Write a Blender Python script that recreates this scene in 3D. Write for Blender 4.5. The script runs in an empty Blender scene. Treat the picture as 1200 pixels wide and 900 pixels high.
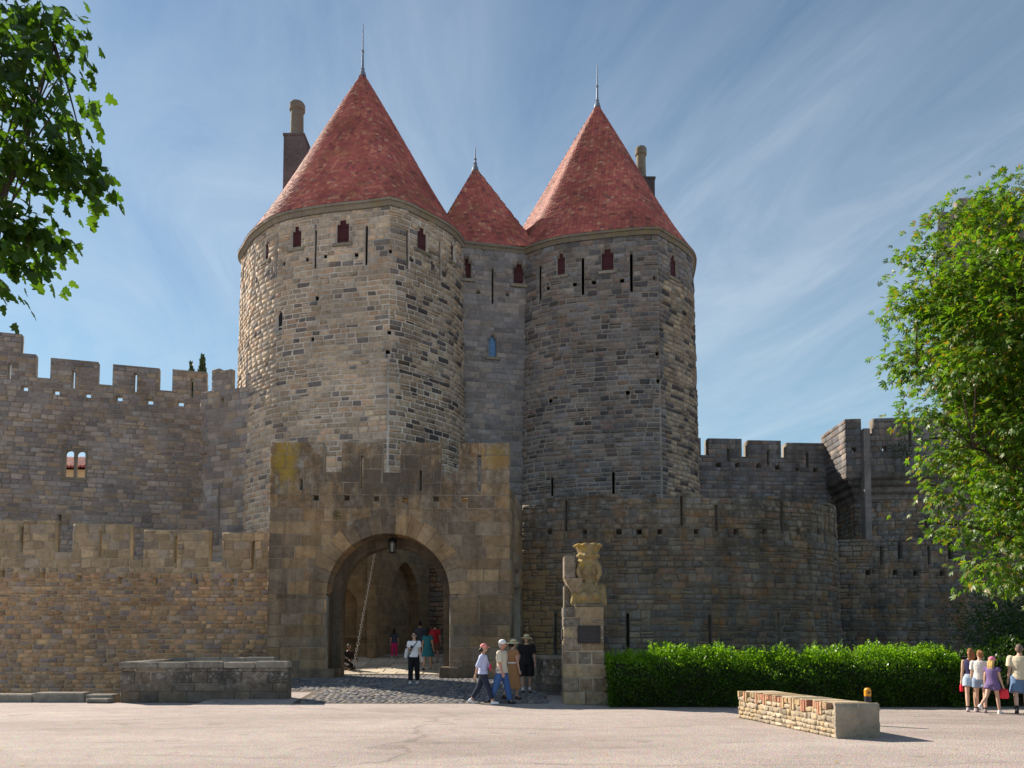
import bpy, bmesh, math, random
import numpy as np
from mathutils import Vector, Matrix

random.seed(11)
rng = np.random.default_rng(11)
SC = bpy.context.scene
COL = SC.collection
R = math.radians

# ------------------------------------------------------------------ camera
FPX, CAMH, PITCH, HORIZON = 900.0, 1.6, R(3.0), 757.0
SHIFT_PX = HORIZON - 450.0 - FPX * math.tan(PITCH)
cam = bpy.data.objects.new('camera', bpy.data.cameras.new('camera'))
COL.objects.link(cam)
cam.location = (0, 0, CAMH)
cam.rotation_euler = (math.pi / 2 + PITCH, 0, 0)
cam.data.sensor_width = 36.0
cam.data.lens = 36.0 * FPX / 1200.0
cam.data.shift_y = SHIFT_PX / 1200.0
cam.data.clip_end = 4000
SC.camera = cam

# ------------------------------------------------------------------ light
SUN_AZ = (-0.80, 0.60)          # horizontal direction towards the sun
SUN_EL = R(35.3)
sd = Vector((SUN_AZ[0], SUN_AZ[1], 0)).normalized() * math.cos(SUN_EL)
sd.z = math.sin(SUN_EL)
sun = bpy.data.objects.new('sun', bpy.data.lights.new('sun', 'SUN'))
COL.objects.link(sun)
sun.rotation_euler = sd.to_track_quat('Z', 'Y').to_euler()
sun.location = (-30, 30, 60)
sun.data.energy = 5.0
sun.data.angle = R(0.55)
sun.data.color = (1.0, 0.90, 0.76)

world = bpy.data.worlds.new('World')
SC.world = world
world.use_nodes = True


class NT:
    """tiny node-tree helper"""
    def __init__(s, tree):
        s.t = tree
        tree.nodes.clear()

    def n(s, typ, ins=None, **props):
        nd = s.t.nodes.new(typ)
        for k, v in props.items():
            setattr(nd, k, v)
        for k, v in (ins or {}).items():
            sock = nd.inputs[k]
            if isinstance(v, bpy.types.NodeSocket):
                s.t.links.new(v, sock)
            else:
                sock.default_value = v
        return nd

    def math(s, op, a, b=0.0, c=0.0, clamp=False):
        nd = s.n('ShaderNodeMath', {0: a, 1: b, 2: c}, operation=op)
        nd.use_clamp = clamp
        return nd.outputs[0]

    def vmath(s, op, a, b=(0, 0, 0)):
        return s.n('ShaderNodeVectorMath', {0: a, 1: b}, operation=op).outputs[0]

    def noise(s, vec, scale, detail=3.0, rough=0.55, dist=0.0):
        return s.n('ShaderNodeTexNoise', {'Vector': vec, 'Scale': scale, 'Detail': detail, 'Roughness': rough,
                                          'Distortion': dist}).outputs['Fac']

    def ramp(s, fac, stops, interp='LINEAR'):
        nd = s.n('ShaderNodeValToRGB', {'Fac': fac})
        cr = nd.color_ramp
        cr.interpolation = interp
        while len(cr.elements) < len(stops):
            cr.elements.new(0.5)
        for e, (p, c) in zip(cr.elements, stops):
            e.position = p
            e.color = (c, c, c, 1) if isinstance(c, (int, float)) else (*c[:3], 1)
        return nd.outputs['Color']

    def mix(s, fac, a, b, mode='MIX'):
        nd = s.n('ShaderNodeMix', {}, data_type='RGBA', blend_type=mode)
        for i, v in ((0, fac), (6, a), (7, b)):
            if isinstance(v, bpy.types.NodeSocket):
                s.t.links.new(v, nd.inputs[i])
            else:
                nd.inputs[i].default_value = v if i == 0 or len(v) == 4 else (*v, 1)
        return nd.outputs[2]


# sky: Nishita air with thin cirrus drawn out over it in every direction
CLOUD_OFFSET = (3.3, 9.1, 0.0)
wt = NT(world.node_tree)
sky = wt.n('ShaderNodeTexSky', sky_type='NISHITA', sun_disc=False, sun_elevation=SUN_EL,
           sun_rotation=math.atan2(SUN_AZ[0], SUN_AZ[1]), altitude=150, air_density=1.0, dust_density=0.35,
           ozone_density=2.2)
tc = wt.n('ShaderNodeTexCoord').outputs['Generated']
sep = wt.n('ShaderNodeSeparateXYZ', {0: tc})
zz = wt.math('MAXIMUM', sep.outputs[2], 0.06)
cu = wt.math('DIVIDE', sep.outputs[0], zz)
cv = wt.math('DIVIDE', sep.outputs[1], zz)
plane = wt.n('ShaderNodeCombineXYZ', {0: cu, 1: cv, 2: 0.0}).outputs[0]
rot1 = wt.n('ShaderNodeMapping', {'Vector': plane, 'Rotation': (0, 0, R(72))}).outputs[0]      # streaks run along one wind direction
mp = wt.n('ShaderNodeMapping', {'Vector': rot1, 'Scale': (0.36, 1.0, 1), 'Location': CLOUD_OFFSET}).outputs[0]
big = wt.noise(mp, 0.85, 4.0, 0.5, 0.25)
fine = wt.noise(mp, 2.9, 11.0, 0.66, 0.8)
cl = wt.math('ADD', wt.math('MULTIPLY', big, 0.65), wt.math('MULTIPLY', fine, 0.35))
cl = wt.ramp(cl, [(0.37, 0.0), (0.52, 0.38), (0.70, 1.0)], 'LINEAR')
low = wt.ramp(sep.outputs[2], [(0.0, 0.5), (0.15, 1.0), (0.5, 1.0), (0.75, 0.7)])
cl = wt.math('MULTIPLY', wt.math('MULTIPLY', cl, low), 0.58)
tint = wt.mix(1.0, sky.outputs[0], (0.77, 1.0, 1.08), 'MULTIPLY')
haze_f = wt.ramp(sep.outputs[2], [(0.0, 0.62), (0.22, 0.46), (0.5, 0.12), (0.75, 0.0)], 'EASE')
tint = wt.mix(haze_f, tint, (5.6, 8.3, 9.6))
skyc = wt.mix(cl, tint, (8.4, 9.4, 10.2))
bg = wt.n('ShaderNodeBackground', {'Color': skyc, 'Strength': 0.050})
wo = wt.n('ShaderNodeOutputWorld', {'Surface': bg.outputs[0]})

SC.view_settings.view_transform = 'Standard'
SC.view_settings.look = 'None'
SC.view_settings.gamma = 1.0
SC.view_settings.use_curve_mapping = False
SC.view_settings.exposure = 0.95
SC.render.engine = 'CYCLES'
SC.cycles.max_bounces = 6
SC.cycles.diffuse_bounces = 4
SC.cycles.transparent_max_bounces = 8


# ------------------------------------------------------------------ pixel -> direction
def ray(px, py):
    x = (px - 600.0) / FPX
    u = (450.0 - py + SHIFT_PX) / FPX
    c, s = math.cos(PITCH), math.sin(PITCH)
    return np.array([x, c - u * s, s + u * c])


def at_y(px, py, Y):
    d = ray(px, py)
    return np.array([0, 0, CAMH]) + d * (Y / d[1])


def at_z(px, py, z):
    d = ray(px, py)
    return np.array([0, 0, CAMH]) + d * ((z - CAMH) / d[2])


def project(P):
    P = np.atleast_2d(P)
    c, s = math.cos(PITCH), math.sin(PITCH)
    Y, Z = P[:, 1], P[:, 2] - CAMH
    d = Y * c + Z * s
    u = -Y * s + Z * c
    d = np.where(d < 0.05, 0.05, d)
    return 600 + FPX * P[:, 0] / d, 450 + SHIFT_PX - FPX * u / d, d


# ------------------------------------------------------------------ objects
def tag(o, label=None, cat=None, group=None, kind=None):
    if label: o['label'] = label
    if cat: o['category'] = cat
    if group: o['group'] = group
    if kind: o['kind'] = kind
    return o


def empty(name, loc=(0, 0, 0), rz=0.0, **kw):
    o = bpy.data.objects.new(name, None)
    COL.objects.link(o)
    o.location = loc
    o.rotation_euler = (0, 0, rz)
    o.empty_display_size = 0.2
    if kw.get('cat') and not kw.get('kind'): kw['kind'] = 'thing'
    return tag(o, **kw)


def link(name, mesh, parent=None, mat=None, **kw):
    o = bpy.data.objects.new(name, mesh)
    COL.objects.link(o)
    if mat is not None and not mesh.materials:
        mesh.materials.append(mat)
    if parent is not None:
        o.parent = parent
        # geometry is written in world coordinates unless the parent is a local frame
        if not parent.get('_local'):
            o.matrix_parent_inverse = world_of(parent).inverted()
    return tag(o, **kw)


def world_of(o):
    m = Matrix.LocRotScale(o.location, o.rotation_euler, o.scale)
    if o.parent is not None:
        m = world_of(o.parent) @ o.matrix_parent_inverse @ m
    return m


def arrays_mesh(name, verts, faces, mat=None, smooth=False):
    """verts (N,3), faces (M,k) with k equal for all"""
    verts = np.asarray(verts, dtype=np.float32).reshape(-1, 3)
    faces = np.asarray(faces, dtype=np.int32)
    k = faces.shape[1]
    me = bpy.data.meshes.new(name)
    me.vertices.add(len(verts))
    me.vertices.foreach_set('co', verts.ravel())
    me.loops.add(faces.size)
    me.loops.foreach_set('vertex_index', faces.ravel())
    me.polygons.add(len(faces))
    me.polygons.foreach_set('loop_start', np.arange(0, faces.size, k, dtype=np.int32))
    if smooth:
        me.polygons.foreach_set('use_smooth', np.ones(len(faces), dtype=bool))
    me.update(calc_edges=True)
    me.validate()
    if mat is not None:
        me.materials.append(mat)
    return me


class MB:
    """collects plain polygons into one mesh"""
    def __init__(s):
        s.v, s.f = [], []

    def poly(s, pts):
        b = len(s.v)
        s.v += [tuple(p) for p in pts]
        s.f.append(tuple(range(b, b + len(pts))))

    def grid(s, rows, close=False, cap0=False, cap1=False, flip=False):
        b = len(s.v)
        n = len(rows[0])
        for r in rows:
            s.v += [tuple(p) for p in r]
        for i in range(len(rows) - 1):
            for j in range(n if close else n - 1):
                a, c = b + i * n + j, b + i * n + (j + 1) % n
                q = (a, c, c + n, a + n)
                s.f.append(q[::-1] if flip else q)
        if cap0: s.f.append(tuple(range(b, b + n))[::-1])
        if cap1: s.f.append(tuple(range(b + (len(rows) - 1) * n, b + len(rows) * n)))

    def box(s, x0, x1, y0, y1, z0, z1):
        p = [(x0, y0, z0), (x1, y0, z0), (x1, y1, z0), (x0, y1, z0), (x0, y0, z1), (x1, y0, z1), (x1, y1, z1), (x0, y1, z1)]
        b = len(s.v)
        s.v += p
        for f in ((0, 3, 2, 1), (4, 5, 6, 7), (0, 1, 5, 4), (1, 2, 6, 5), (2, 3, 7, 6), (3, 0, 4, 7)):
            s.f.append(tuple(b + i for i in f))

    def prism(s, pts, z0, z1):
        n = len(pts)
        s.grid([[(p[0], p[1], z0) for p in pts], [(p[0], p[1], z1) for p in pts]], close=True, cap0=True, cap1=True)

    def tube(s, pts, rad, n=8, cap=True):
        pts = [Vector(p) for p in pts]
        rows = []
        up = Vector((0.13, 0.21, 1)).normalized()
        for i, p in enumerate(pts):
            t = (pts[min(i + 1, len(pts) - 1)] - pts[max(i - 1, 0)]).normalized()
            a = t.cross(up if abs(t.dot(up)) < 0.95 else Vector((1, 0, 0))).normalized()
            b = t.cross(a)
            r = rad[i] if hasattr(rad, '__len__') else rad
            rows.append([p + a * (math.cos(k * 2 * math.pi / n) * r) + b * (math.sin(k * 2 * math.pi / n) * r) for k in range(n)])
        s.grid(rows, close=True, cap0=cap, cap1=cap, flip=True)

    def lathe(s, prof, cx=0, cy=0, n=20):
        s.grid([[(cx + r * math.cos(k * 2 * math.pi / n), cy + r * math.sin(k * 2 * math.pi / n), z) for k in range(n)] for r, z in prof],
               close=True, cap0=True, cap1=True)

    def mesh(s, name, mat=None, smooth=False):
        me = bpy.data.meshes.new(name)
        me.from_pydata(s.v, [], s.f)
        me.update()
        if smooth:
            me.polygons.foreach_set('use_smooth', np.ones(len(me.polygons), dtype=bool))
        if mat is not None:
            me.materials.append(mat)
        return me

    def build(s, name, mat, parent=None, smooth=False, bevel=0.0, **kw):
        me = s.mesh(name, mat, smooth)
        if bevel:
            bm = bmesh.new(); bm.from_mesh(me)
            bmesh.ops.remove_doubles(bm, verts=bm.verts, dist=1e-5)
            bmesh.ops.bevel(bm, geom=list(bm.edges), offset=bevel, segments=1, affect='EDGES', clamp_overlap=True)
            bm.to_mesh(me); bm.free()
        return link(name, me, parent, **kw)


# ------------------------------------------------------------------ materials
MATS = {}


def material(name):
    m = bpy.data.materials.new(name)
    m.use_nodes = True
    MATS[name] = m
    return m, NT(m.node_tree)


def finish(nt, color, rough=0.9, bump=None, bump_s=0.3, bump_d=0.02, spec=0.25, **extra):
    ins = {'Base Color': color, 'Roughness': rough, 'Specular IOR Level': spec}
    ins.update(extra)
    if bump is not None:
        b = nt.n('ShaderNodeBump', {'Height': bump, 'Strength': bump_s, 'Distance': bump_d})
        ins['Normal'] = b.outputs[0]
    p = nt.n('ShaderNodeBsdfPrincipled', ins)
    nt.n('ShaderNodeOutputMaterial', {'Surface': p.outputs[0]})


def rnd_piece(nt):
    """a random number for each loose stone, whether it is an object or an island of a mesh"""
    g = nt.n('ShaderNodeNewGeometry')
    o = nt.n('ShaderNodeObjectInfo')
    return nt.math('FRACT', nt.math('ADD', nt.math('MULTIPLY', g.outputs['Random Per Island'], 7.31),
                                    nt.math('MULTIPLY', o.outputs['Random'], 13.7))), g.outputs['Position']


def stone_mat(name, palette, mott=0.35, stain=0.35, lichen=None, streak=0.0, pale=0.0, rough=0.92, patches=()):
    m, nt = material(name)
    r, pos = rnd_piece(nt)
    n = len(palette)
    col = nt.ramp(r, [((i + 0.0) / n, c) for i, c in enumerate(palette)], 'CONSTANT')
    r2 = nt.math('FRACT', nt.math('MULTIPLY', r, 37.7))
    val = nt.math('MULTIPLY_ADD', r2, 0.46, 0.77)
    col = nt.mix(1.0, col, nt.n('ShaderNodeCombineColor', {0: val, 1: val, 2: val}).outputs[0], 'MULTIPLY')
    m1 = nt.noise(pos, 5.5, 6.0, 0.62)
    m2 = nt.noise(pos, 34.0, 4.0, 0.6)
    f = nt.math('ADD', nt.math('MULTIPLY', m1, 0.65), nt.math('MULTIPLY', m2, 0.35))
    fm = nt.ramp(f, [(0.3, 1.0 - mott), (0.52, 1.0), (0.72, 1.0 + mott * 0.6)])
    col = nt.mix(1.0, col, fm, 'MULTIPLY')
    if stain:
        big = nt.noise(pos, 0.33, 5.0, 0.6, 0.4)
        sf = nt.ramp(big, [(0.36, 1.0 - stain), (0.55, 1.0), (0.7, 1.0 + stain * 0.35)])
        col = nt.mix(1.0, col, sf, 'MULTIPLY')
    if streak:
        sv = nt.vmath('MULTIPLY', pos, (1.5, 1.5, 0.10))
        st = nt.noise(sv, 1.0, 5.0, 0.6)
        col = nt.mix(1.0, col, nt.ramp(st, [(0.38, 1.0 - streak), (0.56, 1.0)]), 'MULTIPLY')
    if pale:
        pn = nt.noise(pos, 9.0, 5.0, 0.7)
        col = nt.mix(nt.ramp(pn, [(0.60, 0.0), (0.68, pale)]), col, (0.55, 0.54, 0.50))
    for (lc, amount, scale, zlo, zhi) in (lichen or []):
        ln = nt.noise(pos, scale, 6.0, 0.65)
        lf = nt.ramp(ln, [(0.50, 0.0), (0.66, amount)])
        zc = nt.n('ShaderNodeSeparateXYZ', {0: pos}).outputs[2]
        zf = nt.n('ShaderNodeMapRange', {'Value': zc, 'From Min': zlo, 'From Max': zhi}).outputs[0]
        col = nt.mix(nt.math('MULTIPLY', lf, zf), col, lc)
    for (lc, c, r, amount) in patches:                  # lichen, stain or painted bounce light with its own place and ragged outline
        dv = nt.vmath('DIVIDE', nt.vmath('SUBTRACT', pos, c), r)
        dl = nt.n('ShaderNodeVectorMath', {0: dv}, operation='LENGTH').outputs['Value']
        dn = nt.math('ADD', dl, nt.math('MULTIPLY', nt.math('SUBTRACT', nt.noise(nt.vmath('MULTIPLY', pos, (1.6, 1.6, 0.7)), 2.2, 7.0, 0.7), 0.5), 2.4))
        col = nt.mix(nt.ramp(dn, [(0.45, amount), (0.95, 0.0)]), col, lc)
    bh = nt.math('ADD', nt.math('MULTIPLY', nt.noise(pos, 11.0, 7.0, 0.65), 1.0), nt.math('MULTIPLY', m2, 0.35))
    finish(nt, col, rough, bh, 0.75, 0.05, 0.15)
    return m


def mortar_mat(name, col, var=0.35):
    m, nt = material(name)
    pos = nt.n('ShaderNodeNewGeometry').outputs['Position']
    a = nt.noise(pos, 3.0, 6.0, 0.6)
    b = nt.noise(pos, 0.5, 4.0, 0.6)
    c = nt.mix(1.0, nt.mix(a, tuple(x * (1 - var) for x in col), tuple(min(1, x * (1 + var * 0.6)) for x in col)),
               nt.ramp(b, [(0.35, 0.62), (0.6, 1.05)]), 'MULTIPLY')
    finish(nt, c, 0.95, nt.noise(pos, 14.0, 6.0, 0.7), 0.8, 0.04, 0.1)
    return m


def plain_mat(name, col, rough=0.7, var=0.15, scale=20.0, spec=0.3, metallic=0.0, bump=0.2):
    m, nt = material(name)
    pos = nt.n('ShaderNodeTexCoord').outputs['Object']
    a = nt.noise(pos, scale, 5.0, 0.6)
    c = nt.mix(a, tuple(x * (1 - var) for x in col), tuple(min(1, x * (1 + var)) for x in col))
    finish(nt, c, rough, a, bump, 0.01, spec, Metallic=metallic)
    return m


def leaf_mat(name, cols, trans=0.45, rough=0.45):
    m, nt = material(name)
    r, pos = rnd_piece(nt)
    n = len(cols)
    col = nt.ramp(r, [(i / max(1, n - 1), c) for i, c in enumerate(cols)])
    big = nt.noise(pos, 0.9, 3.0, 0.5)
    col = nt.mix(1.0, col, nt.ramp(big, [(0.3, 0.75), (0.7, 1.15)]), 'MULTIPLY')
    d = nt.n('ShaderNodeBsdfPrincipled', {'Base Color': col, 'Roughness': rough, 'Specular IOR Level': 0.45})
    tcol = nt.mix(1.0, col, (1.9, 1.9, 0.5), 'MULTIPLY')
    t = nt.n('ShaderNodeBsdfTranslucent', {'Color': tcol})
    mx = nt.n('ShaderNodeMixShader', {0: trans, 1: d.outputs[0], 2: t.outputs[0]})
    nt.n('ShaderNodeOutputMaterial', {'Surface': mx.outputs[0]})
    return m
# ------------------------------------------------------------------ masonry
def catmull(pts, step=0.35):
    pts = [np.array(p, float) for p in pts]
    out = []
    n = len(pts)
    for i in range(n - 1):
        p0, p1, p2, p3 = pts[max(i - 1, 0)], pts[i], pts[i + 1], pts[min(i + 2, n - 1)]
        k = max(2, int(np.linalg.norm(p2 - p1) / step))
        for j in range(k):
            t = j / k
            out.append(0.5 * ((2 * p1) + (-p0 + p2) * t + (2 * p0 - 5 * p1 + 4 * p2 - p3) * t * t + (-p0 + 3 * p1 - 3 * p2 + p3) * t ** 3))
    out.append(pts[-1])
    return out


class Path:
    """plan line of a wall, running left to right seen from outside"""
    def __init__(s, pts):
        s.p = np.array([q[:2] for q in pts], float)
        d = np.diff(s.p, axis=0)
        L = np.linalg.norm(d, axis=1)
        s.u = np.concatenate([[0], np.cumsum(L)])
        t = d / L[:, None]
        s.segn = np.stack([t[:, 1], -t[:, 0]], 1)
        s.segt = t
        vn = np.zeros_like(s.p)
        vn[:-1] += s.segn
        vn[1:] += s.segn
        vn[1:-1] /= np.maximum(1e-6, (vn[1:-1] * s.segn[:-1]).sum(1))[:, None]
        s.vn = vn
        s.L = s.u[-1]

    def seg(s, u):
        return int(np.clip(np.searchsorted(s.u, u, side='right') - 1, 0, len(s.u) - 2))

    def xy(s, u, n=0.0):
        i = s.seg(u)
        f = (u - s.u[i]) / (s.u[i + 1] - s.u[i])
        p = s.p[i] * (1 - f) + s.p[i + 1] * f
        v = s.vn[i] if f < 1e-4 else s.vn[i + 1] if f > 1 - 1e-4 else s.segn[i]
        return p + v * n

    def hit(s, px, py, ext=False):
        d = ray(px, py)
        best = None
        for i in range(len(s.p) - 1):
            a, e = s.p[i], s.p[i + 1] - s.p[i]
            det = -d[0] * e[1] + d[1] * e[0]
            if abs(det) < 1e-9: continue
            t = (-a[0] * e[1] + a[1] * e[0]) / det
            w = (d[0] * a[1] - d[1] * a[0]) / det
            lo = -30 if i == 0 and ext else -1e-6
            hi = 30 if i == len(s.p) - 2 and ext else 1 + 1e-6
            if t > 0 and lo <= w <= hi:
                if (s.segn[i] * d[:2]).sum() < 0 and (best is None or t < best[0]):
                    best = (t, s.u[i] + w * np.linalg.norm(e), CAMH + t * d[2])
        if best is None and not ext: return s.hit(px, py, True)
        return None if best is None else (best[1], best[2])

    def rect(s, x0, y0, x1, y1):
        a, b = s.hit(x0, (y0 + y1) / 2), s.hit(x1, (y0 + y1) / 2)
        t, m = s.hit((x0 + x1) / 2, y0), s.hit((x0 + x1) / 2, y1)
        if None in (a, b, t, m): return None
        return [min(a[0], b[0]), max(a[0], b[0]), m[1], t[1]]


def holes(path, centres, w, h, depth):
    """square put-log holes and slits given by their middle in the photo"""
    out = []
    for (x, y) in centres:
        c = path.hit(x, y)
        if c: out.append([c[0] - w / 2, c[0] + w / 2, c[1] - h / 2, c[1] + h / 2, depth])
    return out


def slits(path, spec, w, depth):
    out = []
    for (x, y0, y1) in spec:
        a, b = path.hit(x, y0), path.hit(x, y1)
        if a and b: out.append([a[0] - w / 2, a[0] + w / 2, b[1], a[1], depth])
    return out


def subtract(r, ops):
    todo = [r]
    for o in ops:
        nxt = []
        for (a, b, c, d) in todo:
            if o[1] <= a or o[0] >= b or o[3] <= c or o[2] >= d:
                nxt.append((a, b, c, d)); continue
            if o[0] - a > 0.05: nxt.append((a, o[0], c, d))
            if b - o[1] > 0.05: nxt.append((o[1], b, c, d))
            lo, hi = max(a, o[0]), min(b, o[1])
            if hi - lo > 0.08:
                if o[2] - c > 0.06: nxt.append((lo, hi, c, o[2]))
                if d - o[3] > 0.06: nxt.append((lo, hi, o[3], d))
        todo = nxt
    return todo


NVAR = 14
STONE_Q = np.array([(0, 1, 5, 4), (1, 2, 6, 5), (2, 3, 7, 6), (3, 0, 4, 7), (4, 5, 9, 8), (5, 6, 10, 9), (6, 7, 11, 10), (7, 4, 8, 11), (8, 9, 10, 11)])


def stone_units(seed, jit, inset):
    g = np.random.default_rng(seed)
    V = []
    sq = np.array([(-.5, -.5), (.5, -.5), (.5, .5), (-.5, .5)])
    for k in range(NVAR):
        j = g.uniform(-jit, jit, (4, 2))
        o = sq + j * np.array([0.6, 1.0])
        v = np.zeros((12, 3))
        v[0:4, :2] = o; v[0:4, 2] = -1.6
        v[4:8, :2] = o * 0.985; v[4:8, 2] = g.uniform(-0.15, 0.2, 4)
        i = np.sign(sq) * (0.5 - np.array([inset, inset * 1.5]) * g.uniform(0.6, 1.5, (4, 2)))
        v[8:12, :2] = i + j * 0.5; v[8:12, 2] = g.uniform(0.55, 1.25, 4)
        V.append(v)
    return V


def local_mat(t, n, p, w, h, d):
    """columns: along the wall, up, outwards"""
    return np.array([[t[0] * w, 0, n[0] * d, p[0]], [t[1] * w, 0, n[1] * d, p[1]], [0, h, 0, p[2]], [0, 0, 0, 1]])


def masonry(root, path, z0, zt, ops, sizes, smat, cmat, T=0.9, batter=0.0, boss=(0.02, 0.05), joint=0.02, corners=(),
            jit=0.06, inset=0.09, urange=None, zrange=None, singles=300, see=None, arch=None, seed=1, core_name='wall_core',
            split=0.0, core_back=0.014, name='stone', mats_by_z=None, mat_u=None):
    """core with real openings plus loose stones over its outer face.
    sizes(z) -> (wmin, wmax, hmin, hmax); ops: [u0, u1, z0, z1, depth or None for right through]"""
    g = np.random.default_rng(seed)
    ops = [list(o) for o in ops if o is not None]
    cell_ops = list(ops)
    if arch:                                   # (uc, zc, r, ring) : core is cut a little wider than the ring's inner edge
        uc, zc, r, ring = arch
        rr = r + ring * 0.55
        K = 30
        for k in range(K):
            a, b = uc - rr + 2 * rr * k / K, uc - rr + 2 * rr * (k + 1) / K
            m = min(abs(a - uc), abs(b - uc))
            cell_ops.append([a, b, zc - 0.05, zc + math.sqrt(max(0.0, rr * rr - m * m)), None])
    # --- core
    us = sorted(set([round(x, 4) for x in path.u] + [round(min(max(x, 0), path.L), 4) for o in cell_ops for x in o[:2]]))
    us = [u for i, u in enumerate(us) if i == 0 or u - us[i - 1] > 1e-3]
    zs = sorted(set([round(x, 4) for x in [z0, zt] + [min(max(x, z0), zt) for o in cell_ops for x in o[2:4]]]))
    zs = [z for i, z in enumerate(zs) if i == 0 or z - zs[i - 1] > 1e-3]
    nu, nz = len(us) - 1, len(zs) - 1
    D = np.zeros((nu, nz))
    um = [(us[i] + us[i + 1]) / 2 for i in range(nu)]
    zm = [(zs[j] + zs[j + 1]) / 2 for j in range(nz)]
    for o in cell_ops:
        for i in range(nu):
            if o[0] < um[i] < o[1]:
                for j in range(nz):
                    if o[2] < zm[j] < o[3]:
                        D[i, j] = max(D[i, j], T if o[4] is None else min(o[4], T - 0.02))
    cache = {}

    def P(u, z, n):
        key = (round(u, 4), round(z, 4), round(n, 4))
        if key not in cache:
            q = path.xy(u, n - core_back + batter * (zt - z))
            cache[key] = (len(cache), (q[0], q[1], z))
        return cache[key][0]
    F = []
    for i in range(nu):
        for j in range(nz):
            d = D[i, j]
            a, b, c, e = us[i], us[i + 1], zs[j], zs[j + 1]
            if d < T - 1e-6:
                F.append((P(a, c, -d), P(b, c, -d), P(b, e, -d), P(a, e, -d)))
                F.append((P(b, c, -T), P(a, c, -T), P(a, e, -T), P(b, e, -T)))
            for (ii, jj, e1, e2) in ((i + 1, j, (b, c), (b, e)), (i, j + 1, (b, e), (a, e))):
                d2 = D[ii, jj] if ii < nu and jj < nz else T
                if abs(d - d2) > 1e-6:
                    q = (P(*e1, -d), P(*e1, -d2), P(*e2, -d2), P(*e2, -d))
                    F.append(q if d < d2 else q)
            if i == 0 and d < T: F.append((P(a, e, -d), P(a, e, -T), P(a, c, -T), P(a, c, -d)))
    verts = [None] * len(cache)
    for k, (idx, co) in cache.items(): verts[idx] = co
    me = arrays_mesh(core_name, verts, F, cmat)
    link(core_name, me, root)
    # --- stones
    ur = urange or (0.0, path.L)
    zr = zrange or (z0, zt)
    rects = []
    z = zr[0]
    brk = sorted([ur[0], ur[1]] + [c for c in corners if ur[0] < c < ur[1]])
    course = 0
    while z < zr[1] - 0.03:
        wmin, wmax, hmin, hmax = sizes(z)
        h = g.uniform(hmin, hmax)
        if zr[1] - (z + h) < 0.10: h = zr[1] - z
        if arch and z < arch[1] - 0.02 < z + h + 0.12: h = arch[1] - z
        for s0, s1 in zip(brk[:-1], brk[1:]):
            u = s0 - (0.03 if s0 in corners else 0)
            e1 = s1 + (0.03 if s1 in corners else 0)
            first = True
            while u < s1 - 1e-6:
                w = g.uniform(wmin, wmax) * (g.uniform(0.45, 1.0) if first else 1.0)
                if s1 - (u + w) < wmin * 0.5: w = e1 - u
                if split and g.random() < split and h > 0.16:
                    k = g.uniform(0.38, 0.62)
                    cand = [(u, u + w, z, z + h * k), (u, u + w, z + h * k, z + h)]
                else:
                    cand = [(u, u + w, z, z + h)]
                for rc in cand:
                    for q in subtract(rc, ops):
                        if arch:
                            uc, zc, r, ring = arch
                            Ro = r + ring - 0.04
                            dz = (q[2] + q[3]) / 2 - zc
                            if dz > 0 and dz < Ro:
                                hw = math.sqrt(max(0.0, Ro * Ro - max(dz, 0) ** 2))
                                l, rt = uc - hw, uc + hw
                                mid = (q[0] + q[1]) / 2
                                if q[1] > l and q[0] < rt:
                                    if q[0] < l and mid < uc: q = (q[0], l, q[2], q[3])
                                    elif q[1] > rt and mid > uc: q = (rt, q[1], q[2], q[3])
                                    else: continue
                                    if q[1] - q[0] < 0.08: continue
                        rects.append(q)
                u += w
                first = False
        z += h
        course += 1
    units = stone_units(seed + 5, jit, inset)
    n = len(rects)
    var = g.integers(0, NVAR, n)
    M = np.zeros((n, 4, 4))
    score = np.zeros(n)
    zmid = np.zeros(n)
    for k, (a, b, c, d) in enumerate(rects):
        u, zc_ = (a + b) / 2, (c + d) / 2
        i = path.seg(u)
        p = path.xy(u + 1e-3, batter * (zt - zc_) + g.uniform(-0.008, 0.008))
        nn = path.segn[i]
        M[k] = local_mat(path.segt[i], nn, (p[0], p[1], zc_), max(0.04, b - a - joint), max(0.04, d - c - joint), g.uniform(*(boss(u) if callable(boss) else boss)))
        face = -(nn[0] * p[0] + nn[1] * p[1]) / math.hypot(p[0], p[1])
        score[k] = (b - a) * (d - c) * face / (p[0] ** 2 + p[1] ** 2)
        zmid[k] = zc_
    px, py, dep = project(M[:, :3, 3])
    ok = (px > 4) & (px < 1196) & (py > 4) & (py < 896) & (score > 0)
    if see is not None:
        ok &= np.array([see(x, y) for x, y in zip(px, py)])
    order = [k for k in np.argsort(-score) if ok[k]][:singles]
    solo = set(order)
    def mat_for(k):
        zv = zmid[k]
        if mat_u is not None: return mat_u((rects[k][0] + rects[k][1]) / 2, zv)
        if mats_by_z is None: return smat
        for zl, m in mats_by_z:
            if zv < zl: return m
        return smat
    uni = {}
    for k in order:
        m = mat_for(k)
        key = (int(var[k]), m.name)
        if key not in uni: uni[key] = arrays_mesh(name, units[var[k]], STONE_Q, m)
        o = bpy.data.objects.new(name, uni[key])
        COL.objects.link(o)
        o.parent = root
        o.matrix_parent_inverse = world_of(root).inverted()
        o.matrix_basis = Matrix(M[k].tolist())
    rest = [k for k in range(n) if k not in solo]
    bym = {}
    for k in rest: bym.setdefault(mat_for(k).name, []).append(k)
    U = np.array(units)
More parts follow.
